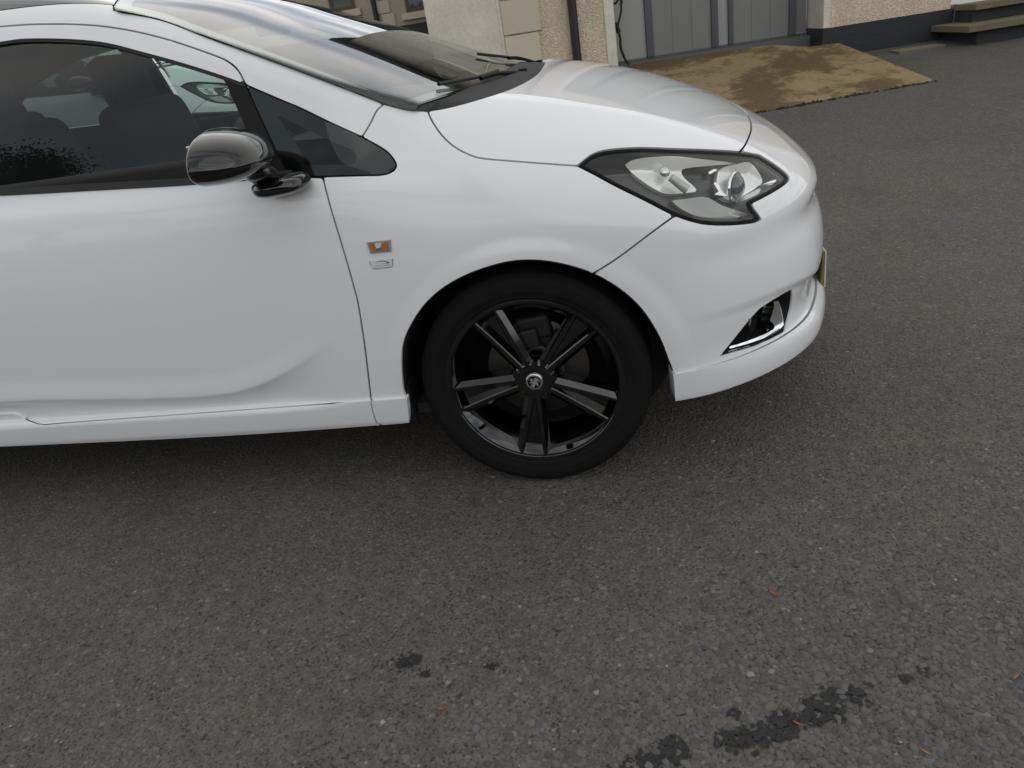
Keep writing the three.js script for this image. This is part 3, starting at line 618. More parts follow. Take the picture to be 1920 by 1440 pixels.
// --- materials
const M = {
  paint: phy(0.80, 0.81, 0.825, 0.45, { specularIntensity: 0.25, clearcoat: 1, clearcoatRoughness: 0.03 }),
  black: phy(0.005, 0.005, 0.0055, 0.1, { specularIntensity: 0.5, clearcoat: 1, clearcoatRoughness: 0.02 }),
  frit: phy(0.012, 0.012, 0.013, 0.08, {}),
  rubber: std(0.018, 0.018, 0.018, 0.75),
  plastic: phy(0.010, 0.010, 0.0105, 0.7, { specularIntensity: 0.4 }),
  cowl: phy(0.007, 0.007, 0.0075, 0.95, { specularIntensity: 0.05 }),
  shell: std(0.015, 0.015, 0.016, 0.8),
  glass: new THREE.MeshPhysicalMaterial({ color: lin(0.80, 0.87, 0.83), roughness: 0, transmission: 1, thickness: 0, ior: 1.52, side: THREE.DoubleSide }),
  tint: new THREE.MeshPhysicalMaterial({ color: lin(0.62, 0.71, 0.67), roughness: 0, transmission: 1, thickness: 0, ior: 1.52, side: THREE.DoubleSide }),
  privacy: new THREE.MeshPhysicalMaterial({ color: lin(0.16, 0.19, 0.18), roughness: 0, transmission: 1, thickness: 0, ior: 1.52, side: THREE.DoubleSide }),
  lens: new THREE.MeshPhysicalMaterial({ color: lin(0.95, 0.96, 0.96), roughness: 0, transmission: 1, thickness: 0, ior: 1.33, side: THREE.DoubleSide }),
  chrome: std(0.78, 0.79, 0.80, 0.08, 1),
  silver: std(0.86, 0.855, 0.82, 0.22, 0.3),
  dullSilver: std(0.36, 0.36, 0.34, 0.3, 0.5),
  bezel: std(0.085, 0.085, 0.082, 0.3, 0.3),
  darkBezel: phy(0.004, 0.004, 0.004, 0.5, { specularIntensity: 0.3 }),
  tyre: phy(0.0085, 0.0082, 0.008, 0.85, { specularIntensity: 0.35 }),
  wheelBlack: phy(0.0025, 0.0025, 0.0027, 0.05, { clearcoat: 1, clearcoatRoughness: 0.02 }),
  disc: std(0.10, 0.095, 0.09, 0.5, 0.8),
  caliper: std(0.025, 0.024, 0.023, 0.6, 0.3),
  seat: std(0.009, 0.009, 0.0095, 0.95),
  dash: std(0.011, 0.011, 0.0115, 0.8),
  amber: phy(0.55, 0.17, 0.03, 0.2, {}),
  grey: std(0.30, 0.30, 0.31, 0.45),
};
const car = thing('white_hatchback_car', 'white three-door hatchback with gloss black alloy wheel and black door mirror', 'car');
const both = (name, m, mat, opt = {}) => mesh(name, toGeometry(m, { mirror: 2, ...opt }), mat, car);
const pair = (name, m, mat, opt = {}) => [mesh(name, toGeometry(m, { ...opt }), mat, car), mesh(name, toGeometry(m, { mirror: 1, ...opt }), mat, car)];
const lipY = 0.3135;
// front panels
both('bonnet', panel(skin, { ins: [O.bonnet] }), M.paint);
pair('front_fender', panel(skin, { ins: [O.fender], outs: [O.arch], gapOut: 0 }), M.paint);
const frontBox = (y0, y1, zw) => (x, y, z) => Math.min(x - 0.5, y - y0, y1 - y, zw - z);
const grille = frontBox(0.568, 0.655, 0.36), intake = frontBox(0.335, 0.425, 0.45);
both('front_bumper', panel(skin, { ins: [O.bumper], outs: [O.fog, O.arch], gapOut: 0.2, extra: (x, y, z) => Math.min(y - lipY, -grille(x, y, z), -intake(x, y, z)) }), M.paint, { fold: 0.02 });
both('front_grille', panel(skin, { extra: grille, off: -0.018 }), M.plastic);
both('lower_intake', panel(skin, { extra: intake, off: -0.025 }), M.plastic);
both('front_splitter', panel(skin, { outs: [O.arch], gapOut: 0.2, off: (x, y) => 0.005 + 0.006 * sst(0.31, 0.27, y) - 0.03 * sst(0.25, 0.2, y), extra: (x, y, z) => Math.min(x - 0.33, lipY - 0.001 - y, y - 0.222) }), M.paint, { fold: 0.05 });
// doors and sides
const doors = pair('door', panel(skin, { ins: [O.door], outs: [O.win], gapOut: 0, extra: x => x - DX - 0.003 }), M.paint);
pair('pillar_frame', panel(skin, { ins: [O.frame], extra: (x, y, z) => Math.min(x - DX + 0.003, Math.max(0.93 - y, x < -0.9 ? z - roofZ(x) - 0.0012 : 1)) }), M.paint);
const skirtOff = (x, y) => 0.009 + 0.006 * sst(0.30, 0.27, y) - 0.02 * sst(0.245, 0.215, y);
pair('side_skirt', panel(skin, { ins: [O.skirt], gap: 0.4, off: skirtOff, extra: x => -0.4365 - x }), M.paint, { fold: 0.05 });
pair('skirt_end_block', panel(skin, { ins: [O.skirt], gap: 0.4, off: skirtOff, extra: x => x + 0.4330 }), M.paint, { fold: 0.05 });
const rArch = (x, y) => Math.min(Math.hypot(x - ARX + WB, y - ARY) - 0.345, 9) + (y < 0 ? 1 : 0);
const rWin = (x, y) => rearWin(x * 700, y * 700) / 700;
const tailGlass = (x, y, z) => Math.min(-2.62 - x, y - 1.0, 1.30 - y, 0.52 - z);
pair('rear_quarter', panel(skin, { extra: (x, y, z) => Math.min(DX - 0.003 - x, Math.max(y - 0.345, -2.12 - x), rArch(x, y), -rWin(x, y), Math.max(roofZ(x) < z ? 1 : -1, Math.max(z - roofZ(x) - 0.0012, 1.385 - y)), -tailGlass(x, y, z), y - 0.2, z < 0.0005 ? 1 : 1) }), M.paint);
both('roof', panel(skin, { extra: (x, y, z) => Math.min(header(Math.min(z, 0.61)) - x - 0.002, roofZ(x) - z - 0.0012, y - 1.388 + (x > -2 ? 0.2 : 0)) }), M.black);
both('tailgate_window', panel(skin, { extra: tailGlass, off: -0.004 }), M.frit);
pair('rear_side_window', panel(skin, { extra: (x, y) => rWin(x, y), off: -0.004 }), M.privacy, { fold: 0 });
// windscreen: clear glass inside a black printed border, cowl below
const cowlX = z => -0.080 - 0.125 * (z / 0.75) ** 2;
const scr = (x, y, z) => Math.min(x - header(Math.min(z, 0.61)) - 0.002, cowlX(z) - x);
both('windscreen', panel(screenSkin, { ins: [O.screen], gap: 1.2, extra: scr }), M.glass, { fold: 0 });
const fritO = panel(screenSkin, { ins: [O.screen], gap: 1.2, extra: scr, off: -0.004 });
{
  const n = fritO.pos.length / 3, s = new Float32Array(n);
  for (let i = 0; i < n; i++) { const x = fritO.pos[3 * i], y = fritO.pos[3 * i + 1], z = fritO.pos[3 * i + 2], [u, v] = toPx(x, y, z); s[i] = -Math.min(O.screen(u, v) - 13.5, (scr(x, y, z) - 0.032) * 700) || 1e-5; }
  both('windscreen_border', clip(fritO, s), M.frit, { fold: 0.004 });
}
both('cowl', panel(screenSkin, { ins: [O.screen], gap: -14, extra: (x, y, z) => Math.min(x - cowlX(z) - 0.001, 0.09 - x), off: -0.030 }), M.cowl);
// door glass with its black surround
const glassGap = 5;
doors.forEach((d, k) => {
  const mk = (name, m, mat, o = {}) => mesh(name, toGeometry(m, { mirror: k, ...o }), mat, d);
  const sailPoly = [[407, 138], [423, 157], [437, 190], [457, 233], [480, 290], [495, 335], [545, 333], ...rev(L.divider)];
  const SAIL = ol(sailPoly);
  mk('door_window', panel(winSkin, { ins: [O.win], gap: 2, outs: [SAIL], gapOut: -1, off: -0.009 }), M.tint, { fold: 0 });
  mk('mirror_sail', panel(winSkin, { ins: [SAIL, O.win], gap: 1.2, off: -0.004 }), M.plastic);
  const beltStrip = ol([[548, 318], [353, 333], [200, 342], [0, 353], sp(-1.55, 0.97), sp(DX + 0.04, 0.983), ...rev(L.belt)]);
  mk('belt_seal', panel(winSkin, { ins: [beltStrip], gap: 0.3, outs: [], off: 0.003 }), M.rubber, { fold: 0.014 });
  const topStrip = ol([...L.glassTop, ...rev(L.glassTop).map(([x, y]) => [x - 2, y + 6.5])]);
  mk('window_seal', panel(winSkin, { ins: [topStrip], gap: 0.2, off: -0.003 }), M.rubber, { fold: 0.006 });
});
// fixed quarter glass ahead of the door
const qIn = crv([[519, 214], [560, 235], [625, 266], [657, 280], [668, 292], [666, 305], [650, 309], [610, 309.5], [567, 310]]).concat(crv([[567, 310], [567, 292], [549, 262], [526, 230], [519, 214]]));
const QIN = ol(qIn);
pair('quarter_window', panel(winSkin, { ins: [O.quarter], gap: 1.6, off: -0.0015 }), M.tint, { fold: 0 });
pair('quarter_window_border', panel(winSkin, { ins: [O.quarter], gap: 1.6, outs: [QIN], gapOut: 0, off: -0.004 }), M.frit);
// dark inner shell behind every gap
const shellOuts = [O.win, O.quarter, O.lamp, O.fog, O.arch];
const shellCut = (x, y, z) => Math.min(-rWin(x, y), rArch(x, y), y - 0.24, -tailGlass(x, y, z), -Math.min(scr(x, y, z), 0.66 + 0.12 * (x > -0.5 ? 1 : 0) - z, y - 0.95));
const shellSkin = surfaceNets(body, [-3.33, 0.14, -0.02], [0.93, 1.52, 0.93], 0.018);
both('inner_shell', panel(shellSkin, { outs: shellOuts, gapOut: -1, extra: shellCut, off: -0.016 }), M.shell, { fold: 0.02 });
// ---------------------------------------------------------------- headlights
function lampInto(k) {
  const hl = part('headlight', car);
  const mk = (name, m, mat, o = {}) => mesh(name, toGeometry(m, { mirror: k, ...o }), mat, hl);
  const zl = p => ol(zE(p, 3.692, 1050, 240));
  const zc = p => ol(zE(crv([...p, p[0]], 4), 3.692, 1050, 240));
  const deep = (d, w = 26) => (x, y, z) => { const [u, v] = toPx(x, y, z); return -0.006 - d * sst(0, w, O.lamp(u, v)); };
  mk('lens', panel(lampSkin, { ins: [O.lamp], gap: 5.2, off: -0.002, extra: (x, y, z) => z - 0.4 }), M.lens, { fold: 0 });
  const rim = ol(lampPoly);
  { const b = panel(lampSkin, { ins: [O.lamp], gap: 1.6, off: -0.001, extra: (x, y, z) => z - 0.4 }), n = b.pos.length / 3, s = new Float32Array(n);
    for (let i = 0; i < n; i++) { const [u, v] = toPx(b.pos[3 * i], b.pos[3 * i + 1], b.pos[3 * i + 2]); s[i] = 6.2 - O.lamp(u, v) || 1e-5; }
    mk('lens_rim', clip(b, s), M.darkBezel, { fold: 0.006 }); }
  mk('housing', panel(lampSkin, { ins: [O.lamp], gap: 1, off: deep(0.045), extra: (x, y, z) => z - 0.4 }), M.bezel, { fold: 0.01, renorm: true });
  mk('indicator_reflector', panel(lampSkin, { ins: [zc([[450, 260], [500, 225], [620, 203], [800, 196], [1000, 218], [1210, 245], [1080, 258], [900, 275], [842, 295], [860, 345], [945, 430], [860, 450], [740, 455], [650, 420], [520, 330]])], gap: 0, off: deep(0.034) }), M.silver, { fold: 0.012, renorm: true });
  mk('projector_bowl', panel(lampSkin, { ins: [zc([[1095, 300], [1150, 270], [1230, 250], [1310, 238], [1370, 300], [1400, 375], [1330, 430], [1200, 500], [1120, 470], [1085, 390]])], gap: 0, off: deep(0.030) }), M.silver, { fold: 0.014, renorm: true });
  mk('lamp_trim', panel(lampSkin, { ins: [zc([[1190, 500], [1290, 440], [1400, 390], [1500, 358], [1420, 430], [1300, 490], [1230, 515]])], gap: 0, off: deep(0.026) }), M.chrome, { fold: 0.01, renorm: true });
  mk('lamp_trim', panel(lampSkin, { ins: [zl([[1025, 305], [1090, 272], [1100, 285], [1035, 322]])], gap: 0, off: deep(0.026) }), M.chrome, { fold: 0.01, renorm: true });
  mk('lamp_trim', panel(lampSkin, { ins: [zl([[1062, 380], [1085, 375], [1130, 435], [1270, 440], [1240, 470], [1130, 470], [1065, 460], [1100, 440]])], gap: 0, off: deep(0.024) }), M.chrome, { fold: 0.01, renorm: true });
  mk('daytime_light', panel(lampSkin, { ins: [zc([[770, 503], [890, 488], [1010, 478], [1120, 535], [1220, 570], [1300, 603], [1150, 625], [960, 612], [840, 560]])], gap: 0, off: deep(0.030) }), M.dullSilver, { fold: 0.012, renorm: true });
  // lens of the projector, and the indicator bulb
  const place = (px, py, back) => { const h = hit(1050 + px / 3.692, 240 + py / 3.692); return { p: h.p.clone().addScaledVector(h.n, -back), n: h.n }; };
  const ball = (name, px, py, back, r, mat, sq = 0.6, dirn) => {
    const { p, n } = place(px, py, back), g = new THREE.SphereGeometry(r, 24, 16); g.scale(1, 1, sq);
    g.applyQuaternion(new THREE.Quaternion().setFromUnitVectors(V(0, 0, 1), dirn || n)); g.translate(p.x, p.y, p.z);
    if (k) { g.scale(1, 1, -1); const id = g.index.array; for (let q = 0; q < id.length; q += 3) { const t = id[q]; id[q] = id[q + 1]; id[q + 1] = t; } }
    return mesh(name, g, mat, hl);
  };
  const fwd = V(0.86, 0.05, 0.5).normalize();
  const ring = (px, py, back, r, t, mat) => {
    const { p } = place(px, py, back), g = new THREE.TorusGeometry(r, t, 10, 36); g.applyQuaternion(new THREE.Quaternion().setFromUnitVectors(V(0, 0, 1), fwd)); g.translate(p.x, p.y, p.z);
    if (k) { g.scale(1, 1, -1); const id = g.index.array; for (let q = 0; q < id.length; q += 3) { const u = id[q]; id[q] = id[q + 1]; id[q + 1] = u; } }
    mesh('projector_ring', g, mat, hl);
  };
  ball('projector_lens', 1285, 365, 0.030, 0.030, phy(0.05, 0.055, 0.06, 0.03, { clearcoat: 1 }), 0.55, fwd);
  ring(1275, 365, 0.032, 0.034, 0.005, M.chrome);
  ball('indicator_bulb', 745, 262, 0.022, 0.0135, std(0.7, 0.7, 0.68, 0.15, 0.9), 0.8);
  const bt = place(800, 370, 0.024); const bg = cyl(0.009, 0.011, [bt.p.x, bt.p.y + 0.02, bt.p.z * (1)], [bt.p.x + 0.035, bt.p.y - 0.012, bt.p.z], 12);
  if (k) { bg.scale(1, 1, -1); const id = bg.index.array; for (let q = 0; q < id.length; q += 3) { const u = id[q]; id[q] = id[q + 1]; id[q + 1] = u; } }
  mesh('bulb_holder', bg, std(0.5, 0.5, 0.48, 0.4, 0.3), hl);
}
lampInto(0); lampInto(1);
// ---------------------------------------------------------------- fog light recesses
function fogInto(k) {
  const fl = part('fog_light', car);
  const mk = (name, m, mat, o = {}) => mesh(name, toGeometry(m, { mirror: k, ...o }), mat, fl);
  const zf = p => ol(zE(p, 5.3333, 1240, 440)), zfc = p => ol(zE(crv([...p, p[0]], 4), 5.3333, 1240, 440));
  const deep = (d, w = 16) => (x, y, z) => { const [u, v] = toPx(x, y, z); return -0.004 - d * sst(0, w, O.fog(u, v)); };
  mk('fog_surround', panel(fogSkin, { ins: [O.fog], gap: -1.5, off: deep(0.07, 14) }), M.plastic, { fold: 0.01, renorm: true });
  mk('fog_trim', panel(fogSkin, { ins: [zf([[1125, 665], [1255, 660], [1278, 668], [1285, 690], [1280, 750], [1262, 820], [1235, 890], [1170, 965], [1090, 1008], [1000, 1045], [860, 1092], [680, 1140], [685, 1118], [830, 1075], [950, 1030], [1035, 995], [1085, 968], [1120, 945], [1136, 925], [1120, 890], [1085, 860], [1108, 790], [1128, 720]])], gap: 0, off: (x, y) => -0.004 - 0.30 * Math.max(0, y - 0.33) }), M.chrome, { fold: 0.03, renorm: true });
  mk('fog_fin', panel(fogSkin, { ins: [zf([[660, 1168], [900, 1105], [1090, 1045], [1180, 995], [1190, 1003], [1100, 1057], [905, 1118], [668, 1180]])], gap: 0, off: -0.006 }), M.grey, { fold: 0.004 });
  const h = hit(1240 + 925 / 5.3333, 440 + 880 / 5.3333), f = V(0.9, 0, 0.43).normalize(), p = h.p.clone().addScaledVector(h.n, -0.022);
  const parts = [];
  const g1 = new THREE.CylinderGeometry(0.030, 0.026, 0.03, 28, 1, true); g1.rotateX(Math.PI / 2);
  const g2 = new THREE.SphereGeometry(0.028, 24, 12); g2.scale(1, 1, 0.35);
  for (const [g, n, mat] of [[g1, 'fog_barrel', M.plastic], [g2, 'fog_lens', phy(0.10, 0.105, 0.11, 0.05, { clearcoat: 1 })]]) {
    g.applyQuaternion(new THREE.Quaternion().setFromUnitVectors(V(0, 0, 1), f)); g.translate(p.x, p.y, p.z);
    if (k) { g.scale(1, 1, -1); const id = g.index.array; for (let q = 0; q < id.length; q += 3) { const u = id[q]; id[q] = id[q + 1]; id[q + 1] = u; } }
    mesh(n, g, mat, fl);
  }
}
fogInto(0); fogInto(1);
// ---------------------------------------------------------------- door mirrors
function flipped(g) { g = g.clone(); if (!g.index) indexed(g); g.scale(1, 1, -1); const id = g.index.array; for (let q = 0; q < id.length; q += 3) { const u = id[q]; id[q] = id[q + 1]; id[q + 1] = u; } return g; }
{
  const c = V(-0.570, 0.972, 0.965);
  const mir = (x, y, z) => {
    const dx = x - c.x, dy = y - c.y, dz = z - c.z;
    const yy = dy - 0.04 * dz, e = Math.pow(Math.abs((dx + 0.03 + 0.45 * dy) / 0.122), 2.2) + Math.pow(Math.abs(yy / (yy > 0 ? 0.060 : 0.054)), 2.3) + Math.pow(Math.abs((dz + 0.45 * dy) / 0.120), 2.3);
    return smax((Math.pow(e, 1 / 2.3) - 1) * 0.07, -(dx + 0.03 + 0.25 * dz * 0), 0.012);
  };
  const ms = surfaceNets(mir, [c.x - 0.08, c.y - 0.12, c.z - 0.15], [c.x + 0.14, c.y + 0.12, c.z + 0.15], 0.005);
  const n = ms.pos.length / 3, up = new Float32Array(n), lo = new Float32Array(n);
  for (let i = 0; i < n; i++) { const d = ms.pos[3 * i + 1] - c.y + 0.022 - 0.04 * (ms.pos[3 * i + 2] - c.z) - 0.05 * (ms.pos[3 * i] - c.x); up[i] = d - 0.0006 || 1e-5; lo[i] = -d - 0.0006 || 1e-5; }
  const foot = (x, y, z) => { const dx = x + 0.512, dy = y - 0.882, dz = z - 0.865; const a = dx * 0.97 + dy * 0.25, b = dy - dx * 0.06; return (Math.pow(Math.pow(Math.abs(a / 0.064), 2.6) + Math.pow(Math.abs(b / 0.022), 3) + Math.pow(Math.abs(dz / 0.062), 2.4), 1 / 2.5) - 1) * 0.03; };
  const fs = surfaceNets(foot, [-0.61, 0.83, 0.78], [-0.41, 0.95, 0.95], 0.005);
  const arm = (x, y, z) => { const dx = x + 0.535, dy = y - 0.918, dz = z - 0.905; return (Math.sqrt((dx / 0.036) ** 2 + ((dy - 0.25 * dz) / 0.024) ** 2 + (dz / 0.050) ** 2) - 1) * 0.03; };
  const as = surfaceNets(arm, [-0.62, 0.86, 0.83], [-0.46, 0.98, 0.98], 0.006);
  for (const k of [0, 1]) {
    const dm = part('door_mirror', car);
    const mk = (name, m, mat) => mesh(name, toGeometry(m, { mirror: k, fold: 0.003, seam: false }), mat, dm);
    mk('mirror_cap', clip(ms, up), M.black); mk('mirror_housing', clip(ms, lo), M.black);
    mk('mirror_foot', fs, M.black); mk('mirror_arm', as, M.black);
    const mg = box(0.004, 0.075, 0.17, c.x - 0.0305, c.y, c.z, 0.0015); mesh('mirror_glass', k ? flipped(mg) : mg, std(0.85, 0.86, 0.88, 0.02, 1), dm);
  }
}
// ---------------------------------------------------------------- side repeater and badge on each fender
function onSkin(px, py, w, h, lift, k, make) {               // a small flat frame of axes on the fender
  const q = hit(px, py), t = V(1, 0, 0).addScaledVector(q.n, -q.n.x).normalize(), u = new THREE.Vector3().crossVectors(q.n, t);
  const m = new THREE.Matrix4().makeBasis(t, u, q.n).setPosition(q.p.clone().addScaledVector(q.n, lift));
  return g => { const o = g.clone(); o.applyMatrix4(m); return k ? flipped(o.index ? o : indexed(o)) : o; };
}
function indexed(g) { const n = g.attributes.position.count; g.setIndex([...Array(n).keys()]); return g; }
const shapeOf = pts => { const s = new THREE.Shape(); pts.forEach(([x, y], i) => i ? s.lineTo(x, y) : s.moveTo(x, y)); s.closePath(); return s; };
for (const k of [0, 1]) {
  const si = part('side_indicator', car), at0 = onSkin(713, 462, 0, 0, 0.0012, k), at = g => at0(g.clone().scale(0.84, 0.86, 0.8));
  const fr = indexed(new THREE.ExtrudeGeometry(shapeOf([[-0.034, 0.0145], [0.034, 0.0145], [0.030, -0.0145], [-0.030, -0.0145]]), { depth: 0.004, bevelEnabled: true, bevelSize: 0.001, bevelThickness: 0.001, bevelSegments: 1 }));
  mesh('indicator_frame', at(fr), M.grey, si);
  const pieces = [[[-0.026, 0.008], [-0.015, 0.010], [-0.012, -0.010], [-0.024, -0.010], M.amber, 'indicator_bulb'], [[-0.013, 0.011], [0.009, 0.011], [0.003, -0.001], [-0.010, -0.004], std(0.80, 0.79, 0.74, 0.25, 0.2), 'indicator_reflector'], [[0.009, 0.009], [0.024, 0.010], [0.024, -0.010], [0.008, -0.011], M.amber, 'indicator_bulb'], [[-0.011, -0.004], [0.004, -0.002], [0.008, -0.011], [-0.012, -0.011], std(0.22, 0.22, 0.24, 0.25, 0.3), 'indicator_reflector']];
  for (const [a, b, c, d, m, n] of pieces) { const g = indexed(new THREE.ExtrudeGeometry(shapeOf([a, b, c, d]), { depth: 0.0016, bevelEnabled: false })); g.translate(0, 0, 0.0052); mesh(n, at(g), m, si); }
  const lg = indexed(new THREE.ExtrudeGeometry(shapeOf([[-0.030, 0.0125], [0.030, 0.0125], [0.027, -0.0125], [-0.027, -0.0125]]), { depth: 0.003, bevelEnabled: true, bevelSize: 0.001, bevelThickness: 0.001, bevelSegments: 1 })); lg.translate(0, 0, 0.006);
  mesh('indicator_lens', at(lg), M.lens, si);
  // badge: a printed plate with a swept roofline and two small words
  const cv = document.createElement('canvas'); cv.width = 512; cv.height = 224; const c2 = cv.getContext('2d');
  c2.fillStyle = '#d6d7d9'; c2.fillRect(0, 0, 512, 224);
  c2.strokeStyle = '#5d6478'; c2.lineWidth = 12; c2.beginPath(); c2.moveTo(6, 6); c2.lineTo(30, 190); c2.quadraticCurveTo(36, 214, 66, 214); c2.lineTo(446, 214); c2.quadraticCurveTo(478, 214, 484, 190); c2.lineTo(506, 6); c2.stroke();
  c2.fillStyle = '#3d4560'; c2.beginPath(); c2.moveTo(120, 70); c2.quadraticCurveTo(260, -6, 380, 62); c2.lineTo(452, 112); c2.lineTo(210, 118); c2.lineTo(390, 98); c2.quadraticCurveTo(290, 12, 120, 74); c2.fill();
  c2.fillStyle = '#8d909a'; c2.font = 'bold 40px sans-serif'; c2.textAlign = 'center'; c2.fillText('LIMITED EDITION', 262, 172);
  const bt = new THREE.CanvasTexture(cv); bt.colorSpace = THREE.SRGBColorSpace;
  const bp = shapeOf([[-0.0345, 0.013], [0.0345, 0.013], [0.0305, -0.009], [0.027, -0.013], [-0.026, -0.013], [-0.0295, -0.009]]);
  const bg = new THREE.ExtrudeGeometry(bp, { depth: 0.0016, bevelEnabled: false }), bu = bg.attributes.uv, bpz = bg.attributes.position;
  for (let i = 0; i < bu.count; i++) bu.setXY(i, bpz.getX(i) / 0.069 + 0.5, bpz.getY(i) / 0.026 + 0.5);
  mesh('fender_badge', onSkin(716, 494.5, 0, 0, 0.0006, k)(indexed(bg).scale(0.86, 0.80, 1)), new THREE.MeshStandardMaterial({ map: bt, roughness: 0.25, side: THREE.DoubleSide }), car);
}
// number plate on its bracket
{
  const pl = part('number_plate', car);
  mesh('plate', box(0.004, 0.111, 0.52, 0.815, 0.345, 0, 0.0015), std(0.72, 0.72, 0.68, 0.3), pl);
  mesh('plate_backing', box(0.009, 0.116, 0.526, 0.8075, 0.345, 0, 0.004), std(0.20, 0.16, 0.06, 0.5), pl);
  mesh('plate_bracket', box(0.034, 0.06, 0.30, 0.792, 0.345, 0, 0.004), M.plastic, pl);
}
// ---------------------------------------------------------------- wheels
const TR = 0.3125;
const lathe = (pts, seg = 96) => { const g = new THREE.LatheGeometry(pts.map(([r, w]) => new THREE.Vector2(r, w)), seg); g.rotateX(Math.PI / 2); return g; };   // axle along +z
const tyreGeo = (() => {                                  // 0.2975 m to the tread
  const pr = [[0.214, -0.088], [0.226, -0.0935], [0.2325, -0.0978], [0.2345, -0.1003], [0.2370, -0.1003], [0.2390, -0.0998], [0.250, -0.1040], [0.2515, -0.1052], [0.2530, -0.1044], [0.262, -0.1052], [0.270, -0.1040], [0.2712, -0.1046], [0.2724, -0.1034], [0.2815, -0.0985], [0.2830, -0.0988], [0.2842, -0.0962], [0.2905, -0.090]];
  const tread = [];
  for (const w of [-0.062, -0.022, 0.022, 0.062]) tread.push([0.2975 - 0.0012 * Math.abs(w) / 0.06, w - 0.0065], [0.2905, w - 0.0055], [0.2905, w + 0.0055], [0.2975 - 0.0012 * Math.abs(w) / 0.06, w + 0.0065]);
  return lathe([...pr, [0.295, -0.082], ...tread, [0.295, 0.082], ...rev(pr).map(([r, w]) => [r, -w])], 128);
})();
const barrelGeo = lathe([[0.218, 0.0935], [0.2285, 0.0955], [0.2305, 0.0925], [0.2285, 0.088], [0.218, 0.080], [0.212, 0.060], [0.205, 0.02], [0.200, -0.06], [0.220, -0.085], [0.226, -0.09]]);
const lipGeo = lathe([[0.184, 0.040], [0.190, 0.0495], [0.204, 0.071], [0.2135, 0.0845], [0.2195, 0.0915], [0.2235, 0.0945], [0.2268, 0.0955], [0.2295, 0.0930]]);
function ribGeo(ang, side) {                              // one blade of a twin spoke, from hub to rim, crowned and bevelled
  const secs = [[0.028, 0.0130, 0.0115, 0.0765], [0.06, 0.0150, 0.0125, 0.0785], [0.10, 0.0205, 0.0125, 0.0810], [0.15, 0.0275, 0.0120, 0.0835], [0.19, 0.0335, 0.0110, 0.0855], [0.2165, 0.0370, 0.0095, 0.0865]];   // radius, offset from the spoke's middle, half width, face height
  const P = [], I = [];
  for (const [r, o, h, z] of secs) {
    const m = side * o, out = side > 0;
    const a = m - h, b = m + h, ba = out ? 0.0025 : 0.0115, bb = out ? 0.0115 : 0.0025;      // wide bevel on the outer flank
    const ring = [[a, z - 0.050], [a, z - (out ? 0.0025 : 0.012)], [a + ba, z], [b - bb, z], [b, z - (out ? 0.012 : 0.0025)], [b, z - 0.050]];
    for (const [w, zz] of ring) P.push(r, w, zz);
  }
  for (let s = 0; s < secs.length - 1; s++) for (let k = 0; k < 6; k++) { const a = s * 6 + k, b = s * 6 + (k + 1) % 6; I.push(a, b, a + 6, b, b + 6, a + 6); }
  let g = new THREE.BufferGeometry(); g.setAttribute('position', new THREE.Float32BufferAttribute(P, 3)); g.setIndex(I);
  g = g.toNonIndexed(); g.computeVertexNormals(); g.setAttribute('uv', new THREE.Float32BufferAttribute(new Float32Array(g.attributes.position.count * 2), 2)); g.rotateZ(ang); return g;
}
function webGeo(ang) {                                    // recessed floor between the two blades
  const g = new THREE.ExtrudeGeometry(shapeOf([[0.03, -0.018], [0.20, -0.036], [0.20, 0.036], [0.03, 0.018]]), { depth: 0.02, bevelEnabled: false }); g.translate(0, 0, 0.040); g.rotateZ(ang); return g;
}
const spokeAngles = [0, 1, 2, 3, 4].map(i => (46 + 72 * i) * Math.PI / 180);
const hubGeo = lathe([[0.0, 0.074], [0.026, 0.0765], [0.034, 0.0785], [0.046, 0.0775], [0.056, 0.071], [0.064, 0.058], [0.066, 0.03]], 64);
const capGeo = lathe([[0, 0.0835], [0.0195, 0.0832], [0.0225, 0.0820], [0.0240, 0.076]], 48);
const discGeo = (() => { const g = lathe([[0.075, -0.005], [0.135, -0.005], [0.135, -0.027], [0.075, -0.027], [0.075, -0.005]], 72); return mergeGeometries([g, lathe([[0, 0.022], [0.07, 0.022], [0.075, 0.018], [0.075, -0.01]], 48)]); })();
function emblem() {
  const cv = document.createElement('canvas'); cv.width = cv.height = 256; const c = cv.getContext('2d');
  c.fillStyle = '#9a9da3'; c.fillRect(0, 0, 256, 256);
  c.fillStyle = '#08080a'; c.beginPath(); c.arc(128, 128, 104, 0, 7); c.fill();
  c.fillStyle = '#c3c6cb';                                 // a winged beast with a small banner, in a ring
  c.beginPath(); c.moveTo(132, 40); c.quadraticCurveTo(214, 52, 214, 128); c.quadraticCurveTo(190, 92, 160, 108); c.quadraticCurveTo(214, 150, 190, 196); c.quadraticCurveTo(160, 158, 138, 164); c.quadraticCurveTo(150, 200, 118, 226); c.quadraticCurveTo(86, 214, 66, 186); c.quadraticCurveTo(104, 176, 100, 148); c.quadraticCurveTo(70, 158, 44, 140); c.quadraticCurveTo(76, 132, 84, 112); c.lineTo(46, 96); c.quadraticCurveTo(70, 62, 98, 62); c.quadraticCurveTo(90, 84, 112, 96); c.quadraticCurveTo(124, 66, 132, 40); c.fill();
  c.fillStyle = '#08080a'; c.beginPath(); c.arc(118, 104, 9, 0, 7); c.fill();
  const t = new THREE.CanvasTexture(cv); t.colorSpace = THREE.SRGBColorSpace; return t;
}
const emblemMat = new THREE.MeshStandardMaterial({ map: emblem(), roughness: 0.2, metalness: 0.7, side: THREE.DoubleSide });
